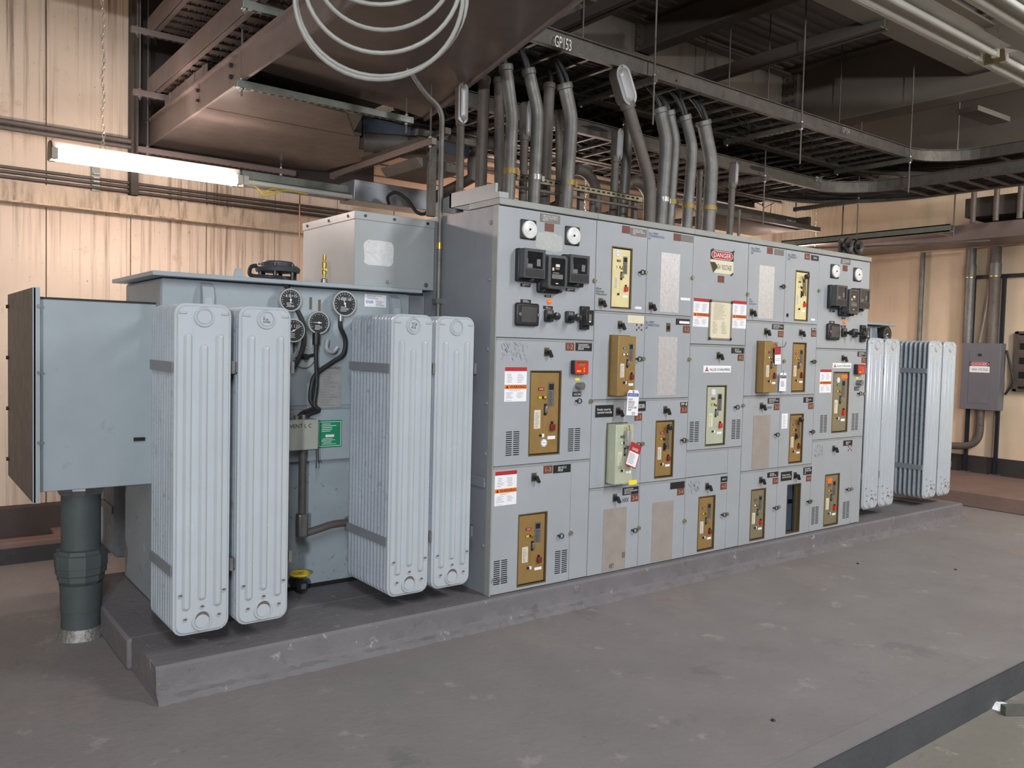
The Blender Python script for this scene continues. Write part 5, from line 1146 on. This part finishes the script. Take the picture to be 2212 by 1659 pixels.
tray('dusty ladder tray behind the GP153 tray, deep in shadow', 1.08, 1.85, z1, .115, -.36, 7.2, .3, .23, 11, straight=True)
tray('dusty ladder tray behind the lower tray, next to the back wall', 1.88, 2.25, z2, .115, .35, 5.4, 1.4, .25, 12, straight=True)
mk(M().box(-1.17, .95, 3.352, 3.38, 3.08, ZC), 'dark_sheet', mat('dark_wall_sheet', S(48,43,40), .8, var=.15, vs=3), label='dark steel sheet on the back wall behind the brown tray', cat='panel')  # plain dark sheet laid over the upper back wall
for px, py, z, ya, yb, lb in ((1412,172,z1-.03,.30,1.1,'trapeze strut under the upper tray beside the leaning conduit'), (1738,270,z1-.03,.30,1.1,'trapeze strut under the upper tray above the right maker plate'), (1960,346,z1-.03,.30,1.1,'trapeze strut where the upper tray starts its bend')):
    x = on(px,py,'Z',z).x; hanger(lb, (x, ya-.02, z), (x, yb, z), ((.02,.32),(.97,.03)), mt=traym)
for px, py, z, ya, yb, lb in ((1735,372,z2-.03,1.1,1.9,'trapeze strut under the lower tray near its stencil'), (1960,420,z2-.03,1.1,1.9,'trapeze strut under the bend of the lower tray')):
    x = on(px,py,'Z',z).x; hanger(lb, (x, ya-.02, z), (x, yb, z), ((.02,.45),(.97,.03)), mt=traym)
# small tray stencilled GMD165 and the pale double strut in front of the end wall
p = on(1712,482,'Y',2.2)
gt = E('cable_tray', (p.x, 2.2, p.z-.08), 'small dark tray end stencilled GMD165 over the right transformer', 'cable tray')
mk(M().box(p.x-1.5, p.x+.16, 2.21, 2.23, p.z-.075, p.z+.075).box(p.x-1.5, p.x+.16, 2.23, 2.9, p.z-.075, p.z-.06).box(p.x+.10, p.x+.16, 2.05, 2.21, p.z-.075, p.z+.075), 'tray_body', darkst, gt)
txt('GMD165', (p.x-.02, 2.209, p.z), .19, .075, white, gt, name='stencil')
mk(M().bar((p.x-2.3, 1.9, p.z-.1), (p.x+.1, 1.9, p.z-.1), .05, .05), 'cross_strut', traym, gt)
A, B = on(1702,530,'Z',3.0), on(2048,491,'Z',3.0); xm = (A.x+B.x)/2
ds = E('double_strut', (xm, (A.y+B.y)/2, 2.95), 'pale green-grey double strut reaching out below the trays at right', 'strut')
for z_, t_ in ((2.965,.012), (3.03,.012)): mk(M().box(xm-.045, xm+.045, B.y, A.y, z_, z_+t_), 'flange', strutm, ds)
mk(M().box(xm-.045, xm-.037, B.y+.004, A.y, 2.965, 3.042), 'web', strutm, ds); mk(M().box(xm-.03, xm+.03, B.y+.012, A.y, 2.985, 2.99), 'web', dark, ds)
mk(M().cyl((xm+.07,B.y+.02,2.90), (xm+.07,B.y+.02,4.9), .008, 8), 'threaded_rod', galvd, ds); mk(M().cyl((xm+.07,B.y+1.3,2.9), (xm+.07,B.y+1.3,4.9), .008, 8), 'threaded_rod', galvd, ds)
mk(M().tube([(xm-.3,A.y-.4,2.90),(xm+.1,A.y-1.0,2.90),(xm+.9,B.y,2.96)], .011, 8), 'thin_conduit', galvd, ds)
rt = E('cable_tray', (7.7, 0, 3.04), 'brown covered tray along the end wall above the panelboard', 'cable tray')
mk(M().box(7.4, 8.1, -2.4, 2.6, 3.045, 3.06), 'bottom_cover', brownm, rt); mk(M().box(7.38, 7.4, -2.4, 2.6, 3.04, 3.22), 'side_rail', brownm, rt); mk(M().box(8.1, 8.12, -2.4, 2.6, 3.04, 3.22), 'side_rail', brownm, rt)
mk(M().box(7.1, 7.38, .9, 2.5, 3.10, 3.115), 'branch_cover', brownm, rt)
ut = E('cable_tray', (7.7, -.8, 3.3), 'dark dusty tray above the brown one at the right edge', 'cable tray')  # dark tray added in place of shade on the upper end wall
mk(M().box(7.36, 7.38, -2.4, .72, 3.30, 3.52), 'side_rail', darkst, ut); mk(M().box(8.1, 8.12, -2.4, .72, 3.30, 3.52), 'side_rail', darkst, ut); mk(M().box(7.38, 8.1, -2.4, .72, 3.30, 3.33), 'cable_bed', dustc, ut)
for yy in (.6, .35, .1): mk(M().cyl((7.3, yy, 3.22), (7.3, yy, 3.75), .03, 12), 'riser_conduit', galvd, ut)
# ------------------------------------------------------------------ panelboard on the end wall
XP = 8.22
pl, pr = on(2077,800,'X',XP).y, on(2160,800,'X',XP).y; pz0, pz1 = on(2072,882,'X',XP).z, on(2077,741,'X',XP).z
PB = E('panelboard', (XP+.07, (pl+pr)/2, pz0), 'grey wall panelboard with a small DANGER HIGH VOLTAGE sign', 'electrical panel')
mk(M().box(XP, XP+.15, pr, pl, pz0, pz1), 'cabinet', panelg, PB, bevel=.004)
dl_, dr_ = on(2093,800,'X',XP).y, on(2139,800,'X',XP).y
mk(M().box(XP-.005, XP, dr_, dl_, on(2090,870,'X',XP).z, on(2095,758,'X',XP).z), 'door', panelg, PB, bevel=.002)
mk(M().box(XP-.012, XP-.004, (dl_+dr_)/2-.02, (dl_+dr_)/2+.02, on(2116,769,'X',XP).z, on(2116,764,'X',XP).z), 'door_latch', blackp, PB)
sp = on(2116,793,'X',XP-.006); danger(sp, .24, .135, PB, (0,-1,0), (-1,0,0))
cs_ = on(2085,600,'X',XP+.1).z
for ly in (pl-.06, pr+.04): mk(M().box(XP+.08, XP+.12, ly-.02, ly+.02, .18, cs_), 'support_strut', navy, PB); mk(M().box(XP+.04, XP+.16, ly-.05, ly+.05, .168, .185), 'strut_foot', steel, PB)
for px, py, w_, lb in ((2094,640,20,'left large conduit dropping into the panelboard'), (2147,640,22,'right large conduit dropping into the panelboard')):
    c = on(px,py,'X',XP+.07); r_ = w_/2*(c-CAM).dot(_f)/FPX; T = E('conduit', (XP+.07,c.y,pz1), lb, 'conduit', 'conduits of the panelboard')
    mk(M().cyl((XP+.07,c.y,pz1), (XP+.07,c.y,3.05), r_, 18), 'pipe', galvd if px > 2100 else galv, T); mk(M().cyl((XP+.07,c.y,2.68), (XP+.07,c.y,2.84), r_*1.12, 18), 'coupling', galv, T)
    mk(M().cyl((XP+.07,c.y,cs_-.01), (XP+.07,c.y,cs_+.02), r_*1.1, 18), 'clamp', brass, T)
mk(M().box(XP+.12, XP+.16, pr-.25, pl+.06, cs_-.02, cs_+.025), 'clamp_strut', blackp, PB)
c = on(2134,640,'X',XP+.04); flex('ground_wire', [(XP+.06,c.y-.05,3.0), (XP+.04,c.y-.02,2.6), (XP+.04,c.y+.02,2.2), (XP+.06,c.y+.08,pz1+.01)], .009, coilm, PB)
mk(M().tube(bend([(XP+.07,(pl+pr)/2,pz0), (XP+.07,(pl+pr)/2,.52), (XP+.05,(pl+pr)/2+.9,.45)], .3), .045, 16), 'bottom_conduit', galvd, PB)
c = on(1990,640,'X',XP+.1); mk(M().cyl((XP+.1,c.y,.5), (XP+.1,c.y,3.05), .032, 14), 'wall_conduit', galv, label='single upright conduit on the end wall left of the panelboard', cat='conduit')
ly = on(2192,780,'X',8.36).y; lz0, lz1 = on(2190,845,'X',8.36).z, on(2195,716,'X',8.36).z
LV = E('wall_louver', (8.36, ly-.4, lz0), 'dark metal wall louver at the right edge of the picture', 'louver')
mk(M().box(8.33,8.4,ly-.04,ly,lz0,lz1).box(8.33,8.4,ly-.9,ly-.86,lz0,lz1).box(8.33,8.4,ly-.9,ly,lz1-.03,lz1).box(8.33,8.4,ly-.9,ly,lz0,lz0+.03), 'frame', darkst, LV)
for k in range(4):
    z_ = lz0+.05+(lz1-lz0-.1)*k/3.6; mk(M().obox((8.35,ly-.45,z_+.06), (0,1,0), (-.6,0,1), (1,0,.6), .84, .11, .006), 'blade', brownm, LV)
mk(M().box(8.385,8.4,ly-.88,ly-.02,lz0,lz1), 'dark_back', dark, LV)
flex('black_cable', [(8.33,pr-.02,1.75), (8.3,pr-.10,1.5), (8.3,pr-.12,1.35), (8.33,pr-.03,1.2)], .014, cablem, None); tags(bpy.data.objects['black_cable'], 'black cable bulging out beside the panelboard', 'cable')
# ------------------------------------------------------------------ coil of pale cable
CO = E('cable_coil', CAM+ray(818,-10)*3.1+V((0,0,.2)), 'hanging coil of pale grey cable in front of the brown tray', 'cable')
for i, (cx_, cy_, r_, dp, a_) in enumerate(((818,-10,182,3.10,0), (824,-13,178,3.14,.3), (826,-49,164,3.07,.6), (830,-82,147,3.12,.2), (822,-148,158,3.08,.9))):
    pts = []
    for k in range(48):
        t = 2*math.pi*k/48; pts.append(CAM+ray(cx_+r_*math.cos(t)*(1.04 if i else 1), cy_+r_*math.sin(t))*(dp+.03*math.sin(t+a_)))
    mk(M().tube(pts, .0085, 9, closed=True), 'loop', coilm, CO)
hk = CAM+ray(820,-195)*3.1; mk(M().tube([hk+V((0,-.1,.0)), hk+V((0,.1,0)), hk+V((0,.1,.05)), hk+V((0,.1,1.2))], .01, 8), 'hook', steel, CO)
# ------------------------------------------------------------------ loose bits on the floor
p = on(2200,1545,'Z',-.18); o_ = M().bar((p.x-.06,p.y+.05,-.155), (p.x+.25,p.y-.15,-.155), .041, .045); T = mk(o_, 'strut_offcut', strutm, label='perforated strut offcut lying on the lower floor', cat='strut')
rg = M(); c = on(2160,1528,'Z',-.18); rg._lathe((c.x,c.y,-.18), (0,0,1), [(0,.05),(.012,.045),(.02,.03),(.026,.012)], 9); rg.v = [(x+random.uniform(-.01,.01), y+random.uniform(-.01,.01), z) for x, y, z in rg.v]
mk(rg, 'crumpled_rag', paper, label='small crumpled white rag on the lower floor', cat='rag')
for px, py, lb in ((1670,1557,'dark pebble on the bare concrete near the step'), (1853,1218,'dark pebble on the floor in front of the right transformer'), (2064,1231,'dark scrap on the floor before the end of the pad')):
    c = on(px,py,'Z',0); mk(M()._lathe((c.x,c.y,0), (0,0,1), [(0,.010),(.004,.011),(.008,.006)], 7), 'pebble', blackp, label=lb, cat='debris')
